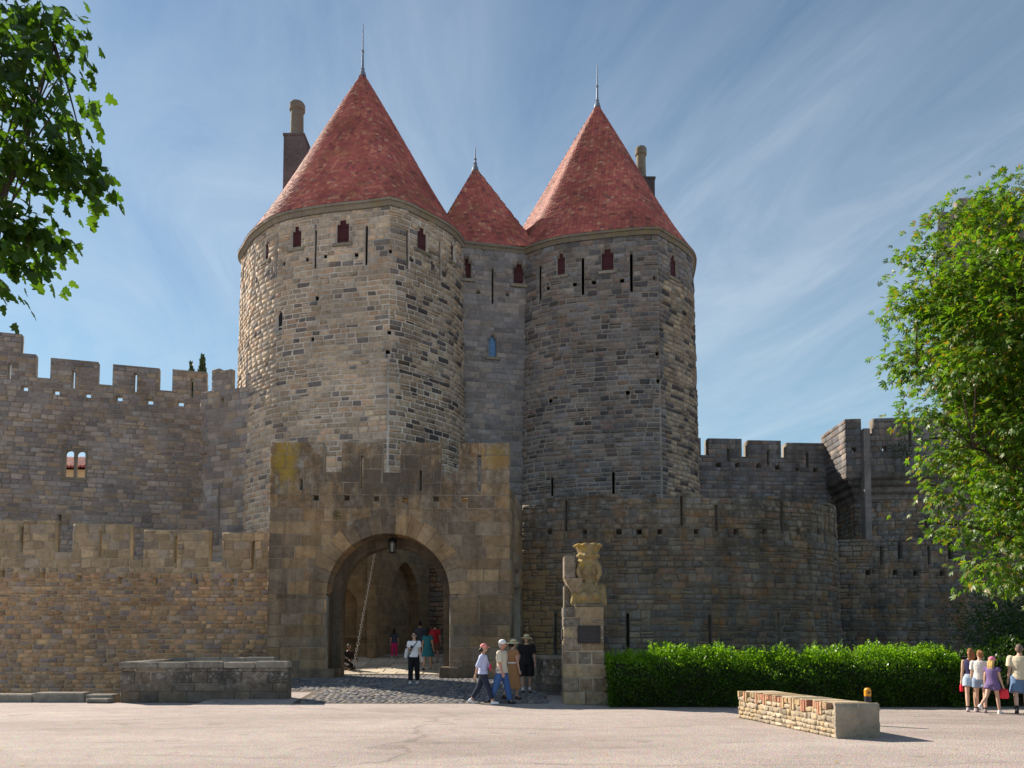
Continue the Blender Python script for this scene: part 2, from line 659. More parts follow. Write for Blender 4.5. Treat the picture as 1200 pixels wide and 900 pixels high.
    for mn, ks in bym.items():
        ks = np.array(ks)
        loc = np.concatenate([U[var[ks]], np.ones((len(ks), 12, 1))], 2)
        W = np.einsum('nij,nkj->nki', M[ks], loc)[:, :, :3]
        faces = (STONE_Q[None] + (np.arange(len(ks)) * 12)[:, None, None]).reshape(-1, 4)
        link('stonework', arrays_mesh('stonework', W.reshape(-1, 3), faces, MATS[mn]), root, kind='stuff')
    return rects


def band(root, name, path, prof, mat, u0=None, u1=None):
    """a moulding swept along the wall: prof is a list of (n, z) from top back round to bottom back"""
    mb = MB()
    u0, u1 = u0 or 0.0, u1 or path.L
    us = [u0] + [u for u in path.u if u0 < u < u1] + [u1]
    rows = []
    for u in us:
        rows.append([(*path.xy(u, n), z) for n, z in prof])
    mb.grid(rows, close=True, cap0=True, cap1=True)
    return mb.build(name, mat, root)


def block(mb, c, t, n, w, h, d):
    """box of width w along t, height h, depth d inwards from c along -n (c = centre of the face)"""
    t = np.array([*t, 0.0]); n = np.array([*n, 0.0]); up = np.array([0, 0, 1.0]); c = np.array(c, float)
    f = [c + t * sx * w / 2 + up * sz * h / 2 for sx, sz in ((-1, -1), (1, -1), (1, 1), (-1, 1))]
    mb.grid([[q - n * d for q in f], f], close=True, cap0=True, cap1=True)


def tiled_roof(root, ring, apex, zE, tile_mat, under_mat, tw=0.24, th=0.21, flare=0.10, seed=3, name='roof', **kw):
    """cone over any plan ring; every tile is a lapped slip of its own"""
    g = np.random.default_rng(seed)
    ring = np.array(ring)
    d = np.linalg.norm(np.diff(np.vstack([ring, ring[:1]]), axis=0), axis=1)
    cum = np.concatenate([[0], np.cumsum(d)])
    per = cum[-1]
    closed = np.vstack([ring, ring[:1]])

    def base(s):
        s = np.mod(s, 1.0) * per
        return np.stack([np.interp(s, cum, closed[:, 0]), np.interp(s, cum, closed[:, 1])], -1)
    ap = np.array(apex[:2]); H = apex[2] - zE
    cen = ring.mean(0)

    def pos(s, t, lift=0.0):
        b = base(s)
        rad = (1 - t) * (1 - flare * (1 - (1 - t) ** 3) * (1 - t) * 0.9)
        xy = ap + (b - ap) * rad[..., None]
        out = b - ap
        out = out / np.linalg.norm(out, axis=-1, keepdims=True)
        xy = xy + out * (np.asarray(lift) * 0.86)[..., None]
        z = zE + H * t + np.asarray(lift) * 0.5
        return np.concatenate([xy, z[..., None]], -1)
    mb = MB()
    S = np.linspace(0, 1, 97)[:-1]
    rows = [[tuple(p) for p in pos(S, np.full_like(S, t), np.full_like(S, -0.012))] for t in np.linspace(0, 0.985, 26)]
    mb.grid(rows, close=True, cap0=True, cap1=True)
    roof = mb.build(name, under_mat, root, **kw)
    slope = math.hypot(H, per / 6.28)
    nr = int(slope / th)
    V, Fq = [], []
    cnt = 0
    for i in range(nr):
        t0, t1 = i / nr, min(0.992, (i + 1.25) / nr)
        plen = per * (1 - t0)
        m = max(8, int(plen / tw))
        s = (np.arange(m) + (0.5 if i % 2 else 0.0)) / m
        gap = 0.03 / m
        j = g.normal(0, 0.0025, m)
        l0 = 0.0115 + g.normal(0, 0.002, m) + (g.random(m) < 0.03) * 0.015
        tt0 = np.clip(np.full(m, t0) + g.normal(0, 0.0022, m), 0, 1)
        a = pos(s + gap, tt0, l0 + j); b = pos(s + 1 / m - gap, tt0, l0 - j)
        c = pos(s + 1 / m - gap, np.full(m, t1), np.full(m, 0.003)); dd = pos(s + gap, np.full(m, t1), np.full(m, 0.003))
        e = pos(s + gap, tt0, np.full(m, -0.005)); f = pos(s + 1 / m - gap, tt0, np.full(m, -0.005))
        V.append(np.stack([a, b, c, dd, e, f], 1).reshape(-1, 3))
        k = (np.arange(m) * 6 + cnt)[:, None]
        Fq.append(np.concatenate([k + np.array([0, 1, 2, 3]), k + np.array([4, 5, 1, 0])], 0))
        cnt += m * 6
    link('roof_tiles', arrays_mesh('roof_tiles', np.concatenate(V), np.concatenate(Fq), tile_mat), roof, kind='stuff')
    return roof
# ------------------------------------------------------------------ ground
def smooth(a, b, x):
    t = np.clip((x - a) / (b - a), 0, 1)
    return t * t * (3 - 2 * t)


def gz(x, y):
    x, y = np.asarray(x, float), np.asarray(y, float)
    lane = smooth(-8.75, -8.55, x) * (1 - smooth(1.2, 3.2, x))
    rise = 0.46 * np.clip((y - 20.6) / 5.4, 0, 1) + 0.10 * np.clip((y - 28.0) / 1.5, 0, 1) + 0.15 * np.clip(y - 29.6, 0, 4.5)
    z = rise * lane
    ditch = smooth(22.2, 22.5, y) * (1 - smooth(-8.75, -8.55, x)) * (1 - smooth(-11.9, -11.5, x) * (1 - smooth(25.0, 25.4, y)))
    z = z * (1 - ditch) - 1.8 * ditch * (1 - lane)
    return z


def on_ground(px, py):
    d = ray(px, py)
    t = 4.0
    while t < 80:
        p = np.array([0, 0, CAMH]) + d * t
        if p[2] < gz(p[0], p[1]): break
        t += 0.02
    return np.array([p[0], p[1], float(gz(p[0], p[1]))])


xs = np.unique(np.concatenate([np.linspace(-1500, -40, 12), np.linspace(-40, 40, 41), np.linspace(-13, 4.2, 140), np.linspace(40, 1500, 12)]))
ys = np.unique(np.concatenate([np.linspace(-1200, -20, 10), np.linspace(-20, 20, 21), np.linspace(20, 34, 100), np.linspace(34, 70, 12), np.linspace(70, 1500, 12)]))
GX, GY = np.meshgrid(xs, ys)
GZ = gz(GX, GY)
nx, ny = len(xs), len(ys)
idx = np.arange(nx * ny).reshape(ny, nx)
gf = np.stack([idx[:-1, :-1], idx[:-1, 1:], idx[1:, 1:], idx[1:, :-1]], -1).reshape(-1, 4)

m, nt = material('asphalt')
pos = nt.n('ShaderNodeNewGeometry').outputs['Position']
sv = nt.vmath('MULTIPLY', pos, (0.35, 1.0, 1.0))
big = nt.noise(sv, 0.45, 5.0, 0.6, 0.5)
mid = nt.noise(pos, 2.2, 6.0, 0.65)
grain = nt.noise(pos, 70.0, 3.0, 0.7)
vor = nt.n('ShaderNodeTexVoronoi', {'Vector': pos, 'Scale': 48.0}).outputs['Color']
col = nt.ramp(big, [(0.30, (0.29, 0.24, 0.218)), (0.5, (0.37, 0.31, 0.285)), (0.7, (0.43, 0.365, 0.33))])
col = nt.mix(1.0, col, nt.ramp(mid, [(0.3, 0.86), (0.7, 1.1)]), 'MULTIPLY')
col = nt.mix(0.34, col, vor, 'OVERLAY')
cw = nt.n('ShaderNodeTexVoronoi', {'Vector': nt.vmath('ADD', sv, nt.n('ShaderNodeTexNoise', {'Vector': pos, 'Scale': 0.8, 'Detail': 5.0}).outputs['Color']), 'Scale': 0.16},
          feature='DISTANCE_TO_EDGE').outputs['Distance']
crack = nt.ramp(cw, [(0.0, 0.62), (0.006, 1.0)])
col = nt.mix(1.0, col, crack, 'MULTIPLY')
stv = nt.noise(nt.vmath('MULTIPLY', pos, (0.5, 3.0, 1)), 0.55, 4.0, 0.6, 0.3)
col = nt.mix(1.0, col, nt.ramp(stv, [(0.60, 1.0), (0.67, 0.74), (0.69, 1.0)]), 'MULTIPLY')
ptc = nt.n('ShaderNodeTexVoronoi', {'Vector': nt.vmath('MULTIPLY', pos, (0.22, 0.5, 1.0)), 'Scale': 0.55}).outputs['Color']      # old repair patches
col = nt.mix(0.22, col, nt.ramp(nt.n('ShaderNodeSeparateColor', {0: ptc}).outputs[0], [(0.0, (0.26, 0.225, 0.21)), (0.5, (0.37, 0.31, 0.285)), (1.0, (0.46, 0.40, 0.36))]))
blot = nt.noise(pos, 1.1, 3.0, 0.5)
col = nt.mix(1.0, col, nt.ramp(blot, [(0.66, 1.0), (0.72, 0.72)]), 'MULTIPLY')
peb = nt.n('ShaderNodeTexVoronoi', {'Vector': pos, 'Scale': 30.0}).outputs['Distance']
finish(nt, col, 0.9, nt.math('ADD', nt.math('ADD', grain, nt.math('MULTIPLY', mid, 0.4)), nt.math('MULTIPLY', peb, -0.8)), 0.8, 0.014, 0.2)
link('ground', arrays_mesh('ground', np.stack([GX, GY, GZ], -1).reshape(-1, 3), gf, MATS['asphalt']), kind='structure')

# cobbled lane up to the gate: every sett a stone of its own
LANE = empty('cobbled_lane', (-3, 22, 0), kind='structure')
setts = stone_mat('setts', [(0.20, 0.19, 0.20), (0.25, 0.23, 0.22), (0.17, 0.17, 0.19), (0.28, 0.25, 0.22)], 0.3, 0.2)
earth = mortar_mat('lane_earth', (0.15, 0.125, 0.10))
lx = np.linspace(-8.45, 1.0, 60); ly = np.linspace(21.0, 33.5, 60)
LX, LY = np.meshgrid(lx, ly)
LX = np.where(LY < 23.2, np.maximum(LX, -6.0), LX)
LZ = gz(LX, LY) + 0.004
ii = np.arange(3600).reshape(60, 60)
link('lane_bed', arrays_mesh('lane_bed', np.stack([LX, LY, LZ], -1).reshape(-1, 3),
     np.stack([ii[:-1, :-1], ii[:-1, 1:], ii[1:, 1:], ii[1:, :-1]], -1).reshape(-1, 4), earth), LANE)
SV, k = [], 0
cub = stone_units(77, 0.07, 0.13)
y = 21.05
row = 0
while y < 33.0:
    dy = random.uniform(0.13, 0.18)
    x = -8.35 + random.uniform(0, 0.2)
    front = 21.05 + 0.25 * math.sin(x) 
    while x < 0.9:
        w = random.uniform(0.15, 0.26)
        if not (y < 23.4 and x < -5.9):
            u = cub[random.randrange(NVAR)]
            z = float(gz(x + w / 2, y)) + random.uniform(-0.006, 0.006)
            SV.append(np.stack([x + w / 2 + u[:, 0] * (w - 0.02), y + dy / 2 + u[:, 1] * (dy - 0.02), z + 0.008 + u[:, 2] * 0.02], -1))
        x += w
    y += dy
SV = np.array(SV)
ns = len(SV)
ctr = SV.mean(1)
ordr = np.argsort(ctr[:, 1])
link('setts', arrays_mesh('setts', SV.reshape(-1, 3), (STONE_Q[None] + (np.arange(ns) * 12)[:, None, None]).reshape(-1, 4), setts), LANE, kind='stuff')

flag_m = stone_mat('flagstone', [(0.50, 0.43, 0.33), (0.46, 0.40, 0.31), (0.54, 0.47, 0.37)], 0.25, 0.15)
fy = 28.75
while fy < 32.6:
    fx = -6.7
    fd = random.uniform(0.5, 0.8)
    while fx < 0.2:
        fw = random.uniform(0.6, 1.1)
        fz = float(gz(fx + fw / 2, fy + fd / 2))
        mb = MB(); ya, yb = fy + 0.012, fy + fd - 0.012
        za, zb_ = float(gz(fx + fw / 2, ya)) + 0.05, float(gz(fx + fw / 2, yb)) + 0.05
        dz_ = random.uniform(-.006, .006)
        mb.grid([[(fx + 0.012, ya, fz - 0.3), (fx + fw - 0.012, ya, fz - 0.3), (fx + fw - 0.012, yb, fz - 0.3), (fx + 0.012, yb, fz - 0.3)],
                 [(fx + 0.012, ya, za + dz_), (fx + fw - 0.012, ya, za + dz_), (fx + fw - 0.012, yb, zb_ + dz_), (fx + 0.012, yb, zb_ + dz_)]], close=True, cap0=True, cap1=True)
        mb.build('flagstone', flag_m, LANE, bevel=0.012)
        fx += fw
    fy += fd

# ------------------------------------------------------------------ stone looks
GREY = [(0.468, 0.397, 0.308), (0.389, 0.337, 0.273), (0.514, 0.434, 0.335), (0.421, 0.374, 0.322), (0.561, 0.457, 0.328), (0.343, 0.307, 0.273),
        (0.468, 0.374, 0.280), (0.406, 0.383, 0.349), (0.530, 0.367, 0.259)]
DARK = [(0.287, 0.270, 0.264), (0.352, 0.316, 0.286), (0.241, 0.242, 0.258), (0.312, 0.303, 0.307), (0.390, 0.337, 0.286), (0.196, 0.195, 0.207),
        (0.378, 0.270, 0.221), (0.287, 0.303, 0.334)]
OCHRE = [(0.544, 0.338, 0.188), (0.454, 0.294, 0.183), (0.635, 0.408, 0.225), (0.400, 0.271, 0.195), (0.544, 0.317, 0.168), (0.490, 0.354, 0.260),
         (0.363, 0.278, 0.252), (0.598, 0.354, 0.209)]
GATE = [(0.367, 0.251, 0.151), (0.324, 0.232, 0.151), (0.409, 0.282, 0.166), (0.337, 0.258, 0.182), (0.440, 0.289, 0.156), (0.292, 0.219, 0.156)]
BARB = [(0.284, 0.252, 0.205), (0.228, 0.211, 0.189), (0.318, 0.265, 0.199), (0.250, 0.241, 0.224), (0.341, 0.276, 0.189), (0.194, 0.187, 0.182), (0.352, 0.235, 0.170)]


def calm(pal, k):
    m_ = np.mean(pal, 0)
    return [tuple(float(v) for v in m_ + (np.array(c) - m_) * k) for c in pal]


GREY, DARK, BARB = calm(GREY, 0.62), calm(DARK, 0.65), calm(BARB, 0.8)
GREY = [(a * 1.02, b * 0.96, c * 0.90) for a, b, c in GREY]
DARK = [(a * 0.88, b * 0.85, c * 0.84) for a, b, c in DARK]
BARB = [(a * 0.90, b * 0.90, c * 0.90) for a, b, c in BARB]
YEL = (0.36, 0.25, 0.045)
ORA = (0.33, 0.17, 0.05)
BLK = (0.06, 0.055, 0.05)
PALE = (0.48, 0.46, 0.42)
st_tower = stone_mat('stone_tower', [tuple(v * 1.18 for v in c) for c in GREY] + [(0.25, 0.22, 0.205)], 0.48, 0.25, [(ORA, 0.25, 1.3, 4, 10)])
st_tower_dark = stone_mat('stone_tower_dark', DARK + [(0.15, 0.14, 0.145), (0.12, 0.115, 0.12)], 0.48, 0.28, [(ORA, 0.3, 1.7, 2, 6)])  # last two entries paint the dark of missing-stone holes onto stones
ROUGH = [tuple(v * 0.95 for v in c) for c in GREY[:7]] + [(0.10, 0.09, 0.09), (0.15, 0.13, 0.125), (0.36, 0.30, 0.24)]  # near-black entries paint the shade of pits onto random stones
st_rough = stone_mat('stone_rough', ROUGH, 0.5, 0.28, [(ORA, 0.3, 1.7, 2, 6)])
st_mid = stone_mat('stone_mid', DARK[:5], 0.38, 0.3)
st_upper = stone_mat('stone_upper', [(0.370, 0.306, 0.266), (0.313, 0.267, 0.247), (0.400, 0.326, 0.278), (0.285, 0.248, 0.241), (0.385, 0.294, 0.217), (0.342, 0.306, 0.291)], 0.35, 0.3,
                     [(ORA, 0.3, 1.1, 2, 14)])
st_ochre = stone_mat('stone_ochre', OCHRE, 0.38, 0.3, [(BLK, 0.5, 0.9, 3.0, 7.0)])
st_ochre_ash = stone_mat('stone_ochre_ashlar', [(0.444, 0.323, 0.197), (0.400, 0.289, 0.190), (0.488, 0.356, 0.224), (0.385, 0.302, 0.230)], 0.36, 0.2,
                         [(BLK, 0.45, 1.4, 3.0, 7.5), (PALE, 0.35, 4.0, 4.0, 8.0)])
st_gate = stone_mat('stone_gate', GATE, 0.42, 0.30, [(BLK, 0.62, 0.7, 3.2, 7.6), (ORA, 0.6, 1.9, 6.0, 8.8), (PALE, 0.6, 4.2, 5.0, 8.6)], streak=0.4,
                    patches=[((0.40, 0.27, 0.035), (-8.05, 26.9, 8.2), (0.6, 1.0, 1.2), 0.72), ((0.34, 0.22, 0.04), (-0.5, 27.1, 8.4), (0.6, 1.0, 0.6), 0.5), ((0.10, 0.085, 0.07), (-4.4, 27.0, 7.7), (3.6, 1.0, 1.3), 0.75)])
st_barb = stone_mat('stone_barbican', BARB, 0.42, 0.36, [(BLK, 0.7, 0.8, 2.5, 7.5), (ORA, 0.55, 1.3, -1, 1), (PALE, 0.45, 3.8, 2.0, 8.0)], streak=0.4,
                    patches=[((0.40, 0.26, 0.12), (1.1, 31.0, 2.6), (1.2, 2.0, 3.4), 0.7)])  # patch puts warm bounce light and ochre stone into the colour
st_far = stone_mat('stone_far', DARK, 0.36, 0.3, [(BLK, 0.5, 0.8, 6, 14)], streak=0.3)
st_corn = stone_mat('stone_cornice', [(0.27, 0.235, 0.19)], 0.36, 0.25, [((0.30, 0.24, 0.08), 0.4, 1.2, 10, 20)])
mo_pale = mortar_mat('mortar_pale', (0.72, 0.63, 0.54))
mo_grey = mortar_mat('mortar_grey', (0.37, 0.33, 0.285))
mo_ochre = mortar_mat('mortar_ochre', (0.52, 0.41, 0.27))
mo_gate = mortar_mat('mortar_gate', (0.40, 0.34, 0.27))
mo_barb = mortar_mat('mortar_barbican', (0.23, 0.20, 0.165))
red_wood = plain_mat('shutter_paint', (0.065, 0.010, 0.012), 0.55, 0.35, 9.0)
iron = plain_mat('iron', (0.03, 0.03, 0.032), 0.5, 0.3, 20, metallic=0.6)
lead = plain_mat('lead', (0.17, 0.20, 0.25), 0.6, 0.2, 10, metallic=0.3)

m, nt = material('roof_tile')
r, pos = rnd_piece(nt)
col = nt.ramp(r, [(0.0, (0.36, 0.105, 0.105)), (0.25, (0.48, 0.165, 0.13)), (0.5, (0.38, 0.11, 0.11)), (0.72, (0.56, 0.24, 0.16)), (0.9, (0.23, 0.085, 0.09)), (1.0, (0.62, 0.36, 0.24))])
big = nt.noise(pos, 0.35, 5.0, 0.6)
col = nt.mix(1.0, col, nt.ramp(big, [(0.35, 0.72), (0.6, 1.08)]), 'MULTIPLY')
lic = nt.ramp(nt.noise(pos, 0.42, 7.0, 0.7), [(0.56, 0.0), (0.72, 0.5)])
dirt = nt.noise(nt.vmath('MULTIPLY', pos, (0.9, 0.9, 0.22)), 1.0, 6.0, 0.65)
col = nt.mix(1.0, col, nt.ramp(dirt, [(0.34, 0.74), (0.55, 1.0), (0.75, 1.12)]), 'MULTIPLY')
col = nt.mix(1.0, col, (1.02, 0.90, 0.92), 'MULTIPLY')
col = nt.mix(lic, col, (0.30, 0.19, 0.07))
finish(nt, col, 0.70, nt.noise(pos, 18.0, 4.0, 0.6), 0.2, 0.02, 0.42, **{'Specular Tint': (1.0, 0.66, 0.48, 1)})
tile = MATS['roof_tile']
tile_under = plain_mat('tile_under', (0.12, 0.04, 0.03), 0.9)


def shutter(root, path, rc, depth, name='shutter', mat=None):
    mb = MB()
    u = (rc[0] + rc[1]) / 2
    i = path.seg(u)
    p = path.xy(u, -depth + 0.05)
    w, h = rc[1] - rc[0], rc[3] - rc[2]
    block(mb, (p[0], p[1], (rc[2] + rc[3]) / 2), path.segt[i], path.segn[i], w * 0.98, h * 0.98, 0.05)
    o = mb.build(name, mat or red_wood, root)
    for f in (0.25, 0.72):                         # ledges across the boards
        mb = MB()
        q = path.xy(u, -depth + 0.075)
        block(mb, (q[0], q[1], rc[2] + h * f), path.segt[i], path.segn[i], w * 0.9, 0.08, 0.025)
        mb.build('ledge', mat or red_wood, o)
    return o


def windows(root, path, spec, depth, mat=None, sill=True, name='shutter'):
    ops = []
    for (x0, y0, x1, y1, sh) in spec:                # sh: height in pixels of the narrower shouldered head
        rc = path.rect(x0, y0 + sh, x1, y1)
        if rc is None: continue
        ops.append(rc + [depth])
        if sh:
            q = x1 - x0
            top = path.rect(x0 + q * 0.24, y0, x1 - q * 0.24, y0 + sh + 0.4)
            if top: ops.append(top + [depth])
            full = [rc[0], rc[1], rc[2], top[3]]
        else: full = rc
        shutter(root, path, full, depth - 0.03, name, mat)
        if sill:
            mb = MB()
            u = (rc[0] + rc[1]) / 2; i = path.seg(u); p = path.xy(u, 0.10)
            block(mb, (p[0], p[1], rc[2] - 0.11), path.segt[i], path.segn[i], rc[1] - rc[0] + 0.4, 0.18, 0.3)
            mb.build('sill', st_corn, root, bevel=0.015)
            ops.append([rc[0] - 0.2, rc[1] + 0.2, rc[2] - 0.2, rc[2] - 0.02, 0.03])
    return ops


# ------------------------------------------------------------------ the two great towers
ZE = at_y(455, 234, 40.1)[2]


def tower(label, front, corner_k, back, slit, hole, win, lowwin, apex_px, apexY, see, dark_z, seed, mats):
    pts = [at_z(x, y, ZE)[:2] for x, y in front]
    tip = pts[corner_k]
    bk = [tip + np.array(b) for b in back]
    left = catmull(pts[:corner_k + 1]); right = catmull(pts[corner_k:] + bk[:len(bk) // 2])
    rest = catmull([right[-1]] + bk[len(bk) // 2:] + [left[0]])
    start = catmull([bk[-1]] + pts[:corner_k + 1])
    pth = start + right[1:]
    path = Path(pth)
    cor = path.u[len(start) - 1]
    root = empty('round_tower', (tip[0] - 3, tip[1] + 6, 0), label=label, cat='tower', group='twin towers with red conical roofs')
    ops = windows(root, path, win, 0.21)
    ops += windows(root, path, lowwin, 0.21, MATS['iron'], False, 'window_grate')
    ops += slits(path, slit, 0.16, None)
    ops += holes(path, hole, 0.24, 0.26, None)

    def size(z): return (0.40, 0.80, 0.23, 0.34) if z < ZE - 4 else (0.42, 0.85, 0.28, 0.36)
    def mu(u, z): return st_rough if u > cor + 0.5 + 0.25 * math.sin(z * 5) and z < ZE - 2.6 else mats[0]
    def bo(u): return (0.03, 0.085) if u > cor else mats[2]
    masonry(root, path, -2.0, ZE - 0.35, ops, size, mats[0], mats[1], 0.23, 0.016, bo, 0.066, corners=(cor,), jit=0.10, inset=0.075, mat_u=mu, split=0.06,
            zrange=(4.0, ZE - 0.35), see=see, seed=seed)
    # inner back of the tower, closing the ring
    ring = pth + bk[len(bk) // 2:]
    mb = MB()
    tail = [pth[-1]] + bk[len(bk) // 2:] + [pth[0]]
    tail = catmull(tail)
    mb.grid([[(p[0], p[1], -2.0) for p in tail], [(p[0], p[1], ZE - 0.1) for p in tail]])
    mb.build('rear_wall', mats[1], root)
    full = Path(pth + tail[1:-1] + [pth[0]])
    prof = [(-0.3, ZE - 0.35), (-0.3, ZE + 0.0), (0.26, ZE + 0.0), (0.26, ZE - 0.13), (0.17, ZE - 0.15), (0.13, ZE - 0.24), (0.08, ZE - 0.35)]
    band(root, 'cornice', full, prof, st_corn)
    A = at_y(*apex_px, apexY)
    ringo = [full.xy(u, 0.27) for u in np.linspace(0, full.L, 140)[:-1]]
    roof = tiled_roof(root, ringo, A, ZE + 0.01, tile, tile_under, seed=seed)
    return root, roof, A, path


T1, roof1, A1, P1 = tower(
    'nearer round stone tower with tall red cone roof and chimney on its left slope',
    [(284.5, 303), (290.5, 286), (300, 272), (327, 254), (360, 246), (393, 241), (427, 237.5), (457, 233.5), (473, 238), (493, 247.5), (526, 266), (540, 282)], 7,
    [(3.95, 6.0), (3.3, 8.6), (0.6, 11.6), (-3.2, 12.8), (-7.2, 11.8), (-9.9, 9.2)],
    [(370, 269, 315), (429.7, 264, 311), (325, 280, 325), (300, 295, 335), (477.7, 269, 316), (515.7, 283, 327)],
    [(360, 304), (381.3, 300.3), (417.7, 298.7), (457.3, 294.3), (332.7, 309.3), (319, 315), (483.3, 305), (508.3, 311.7), (523.3, 318.3), (372, 350), (367, 398), (456, 390), (454.5, 413)],
    [(309.5, 279, 315, 305, 5), (342, 264, 353, 290, 6), (394.3, 256.7, 409, 284.5, 5), (489, 265.7, 500.7, 293.5, 6), (528, 280, 533, 307, 5)],
    [(324.5, 363, 332, 391, 4)],
    (425, 84), 46.4, lambda x, y: y < 518 and x < 540 and not (x < 314 and y > 432), 12, 21, (st_tower, mo_pale, (0.015, 0.05)))
T2, roof2, A2, P2 = tower(
    'farther round stone tower with red cone roof beside the open sky',
    [(602, 305), (619, 290.7), (653, 280), (687, 275), (720, 271.5), (753, 268.5), (770, 268.5), (783, 276.5), (799, 286.5), (810, 299)], 6,
    [(3.05, 4.6), (3.2, 7.0), (2.6, 9.2), (0.6, 11.6), (-3.2, 12.8), (-7.4, 11.6), (-9.9, 9.0), (-9.6, 5.6)],
    [(633, 311, 353), (683, 302, 346), (739.7, 297, 342), (804, 313, 347), (648.5, 561, 582), (719, 554, 580)],
    [(642.3, 337.7), (673.7, 333.3), (696, 331), (729, 329), (767.7, 325.7), (800, 339), (770, 415), (771, 447), (646, 470.5), (735.7, 461)],
    [(652.7, 296, 662, 322, 5), (705, 290.7, 718.7, 317, 5), (785, 298, 793.5, 325, 5)], [],
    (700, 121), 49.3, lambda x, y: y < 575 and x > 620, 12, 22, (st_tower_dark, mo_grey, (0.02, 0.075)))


def finial(roof, A, px, ytop, ybase):
    k = A[1]
    zt = at_y(px, ytop, A[1])[2]
    z0 = A[2] - 0.35
    h = zt - z0
    mb = MB()
    mb.lathe([(0.24, z0), (0.17, z0 + 0.30), (0.09, z0 + 0.45), (0.13, z0 + 0.52), (0.075, z0 + 0.62), (0.055, z0 + h * 0.45), (0.10, z0 + h * 0.48), (0.04, z0 + h * 0.52), (0.025, zt - 0.25), (0.010, zt)], A[0], A[1], 10)
    mb.build('finial', lead, roof, smooth=False)


finial(roof1, A1, 425, 28, 84)
finial(roof2, A2, 700, 74, 121)


st_chim = stone_mat('stone_chimney', [(0.13, 0.11, 0.11)], 0.45, 0.3)


def chimney(roof, pix, Y, square_px, shaft_px, cap_y, zlow):
    x0, x1, yt = square_px
    a, b = at_y(x0, yt, Y), at_y(x1, yt, Y)
    w = b[0] - a[0]
    cx = (a[0] + b[0]) / 2
    mb = MB()
    mb.prism([(cx - w / 2, Y - w / 2), (cx + w / 2, Y - w / 2), (cx + w / 2, Y + w / 2), (cx - w / 2, Y + w / 2)], zlow, a[2] - 0.15)
    mb.prism([(cx - w / 2 - .05, Y - w / 2 - .05), (cx + w / 2 + .05, Y - w / 2 - .05), (cx + w / 2 + .05, Y + w / 2 + .05), (cx - w / 2 - .05, Y + w / 2 + .05)], a[2] - 0.148, a[2])
    ch = mb.build('chimney', st_chim, roof)
    sx0, sx1 = shaft_px
    s0, s1 = at_y(sx0, cap_y, Y), at_y(sx1, cap_y, Y)
    r = (s1[0] - s0[0]) / 2
    scx = (s0[0] + s1[0]) / 2
    zt = s0[2]
    mb = MB()
    mb.lathe([(r * 1.25, a[2] - 0.02), (r * 1.1, a[2] + 0.3), (r * 0.96, a[2] + 0.35), (r * 0.9, zt - 0.55), (r * 1.12, zt - 0.5), (r * 1.14, zt - 0.12), (r * 1.0, zt)], scx, Y, 16)
    mb.build('chimney_shaft', st_corn, ch)
    return ch


chimney(roof1, None, 51.0, (336, 359.5, 164), (340.5, 356.5), 122, 27.0)
chimney(roof2, None, 52.0, (746, 765.5, 213), (745, 757, ), 174, 27.5)

# ------------------------------------------------------------------ wall between the towers
Pm = Path([at_z(536, 283, ZE)[:2], at_z(620, 292, ZE)[:2]])
MID = empty('gate_wall', (-1, 44.8, 0), label='flat recessed stone wall with red shutters between the two round towers', cat='wall')
ops = windows(MID, Pm, [(541, 300.7, 552.3, 326, 5), (602, 306.7, 616, 332.7, 5)], 0.4)
ops += slits(Pm, [(577.5, 313, 356)], 0.13, None) + holes(Pm, [(560.7, 341.7), (595, 344)], 0.24, 0.26, None)
glass, nt = material('blue_glass')
finish(nt, nt.ramp(nt.noise(nt.n('ShaderNodeTexCoord').outputs['Object'], 3.0), [(0.3, (0.05, 0.13, 0.30)), (0.7, (0.10, 0.25, 0.48))]), 0.12, spec=0.6)
ops += windows(MID, Pm, [(573, 392, 582, 418, 4)], 0.35, glass, True, 'window_pane')
masonry(MID, Pm, -2, ZE - 0.3, ops, lambda z: (0.4, 0.8, 0.26, 0.36), st_mid, mo_grey, 0.9, 0, (0.015, 0.045), 0.025, zrange=(5, ZE - 0.3),
        see=lambda x, y: y < 560, seed=31)
band(MID, 'cornice', Pm, [(-0.3, ZE - 0.35), (-0.3, ZE), (0.2, ZE), (0.2, ZE - 0.13), (0.1, ZE - 0.2), (0.06, ZE - 0.35)], st_corn)
mb = MB(); mb.grid([[(-4.5, 50.5, -1), (2.5, 50.5, -1)], [(-4.5, 50.5, ZE), (2.5, 50.5, ZE)]]); mb.build('rear_wall', mo_grey, MID)
Am = at_y(557, 195, 47.6)
lb, rb = Pm.xy(0, 0.3), Pm.xy(Pm.L, 0.3)
base = [lb + (-1.8, 0.4), rb + (0.6, 0), rb + (0.6, 6), lb + (-1.8, 6.4)]
ringm = []
for a, b in zip(base, base[1:] + base[:1]):
    for k in range(20): ringm.append(a + (b - a) * k / 20)
roofm = tiled_roof(MID, ringm, Am, ZE + 0.012, tile, tile_under, seed=9, flare=0.05)
finial(roofm, Am, 557, 171, 195)


# ------------------------------------------------------------------ battlemented walls
def crenels(path, spec):
    out = []
    for (x0, x1, y) in spec:
        a, b = path.hit(x0, y), path.hit(x1, y)
        out.append([a[0] - 0.03, b[0] + 0.03, a[1], 60.0, None])
    return out


def high_cut(path, x0, x1, y):
    """drop the top of the wall to the height seen at (x, y) over a stretch"""
    a, b, c = path.hit(x0, y), path.hit(x1, y), path.hit((x0 + x1) / 2, y)
    return [a[0] - 0.06, b[0] + 0.06, c[1], 60.0, None]


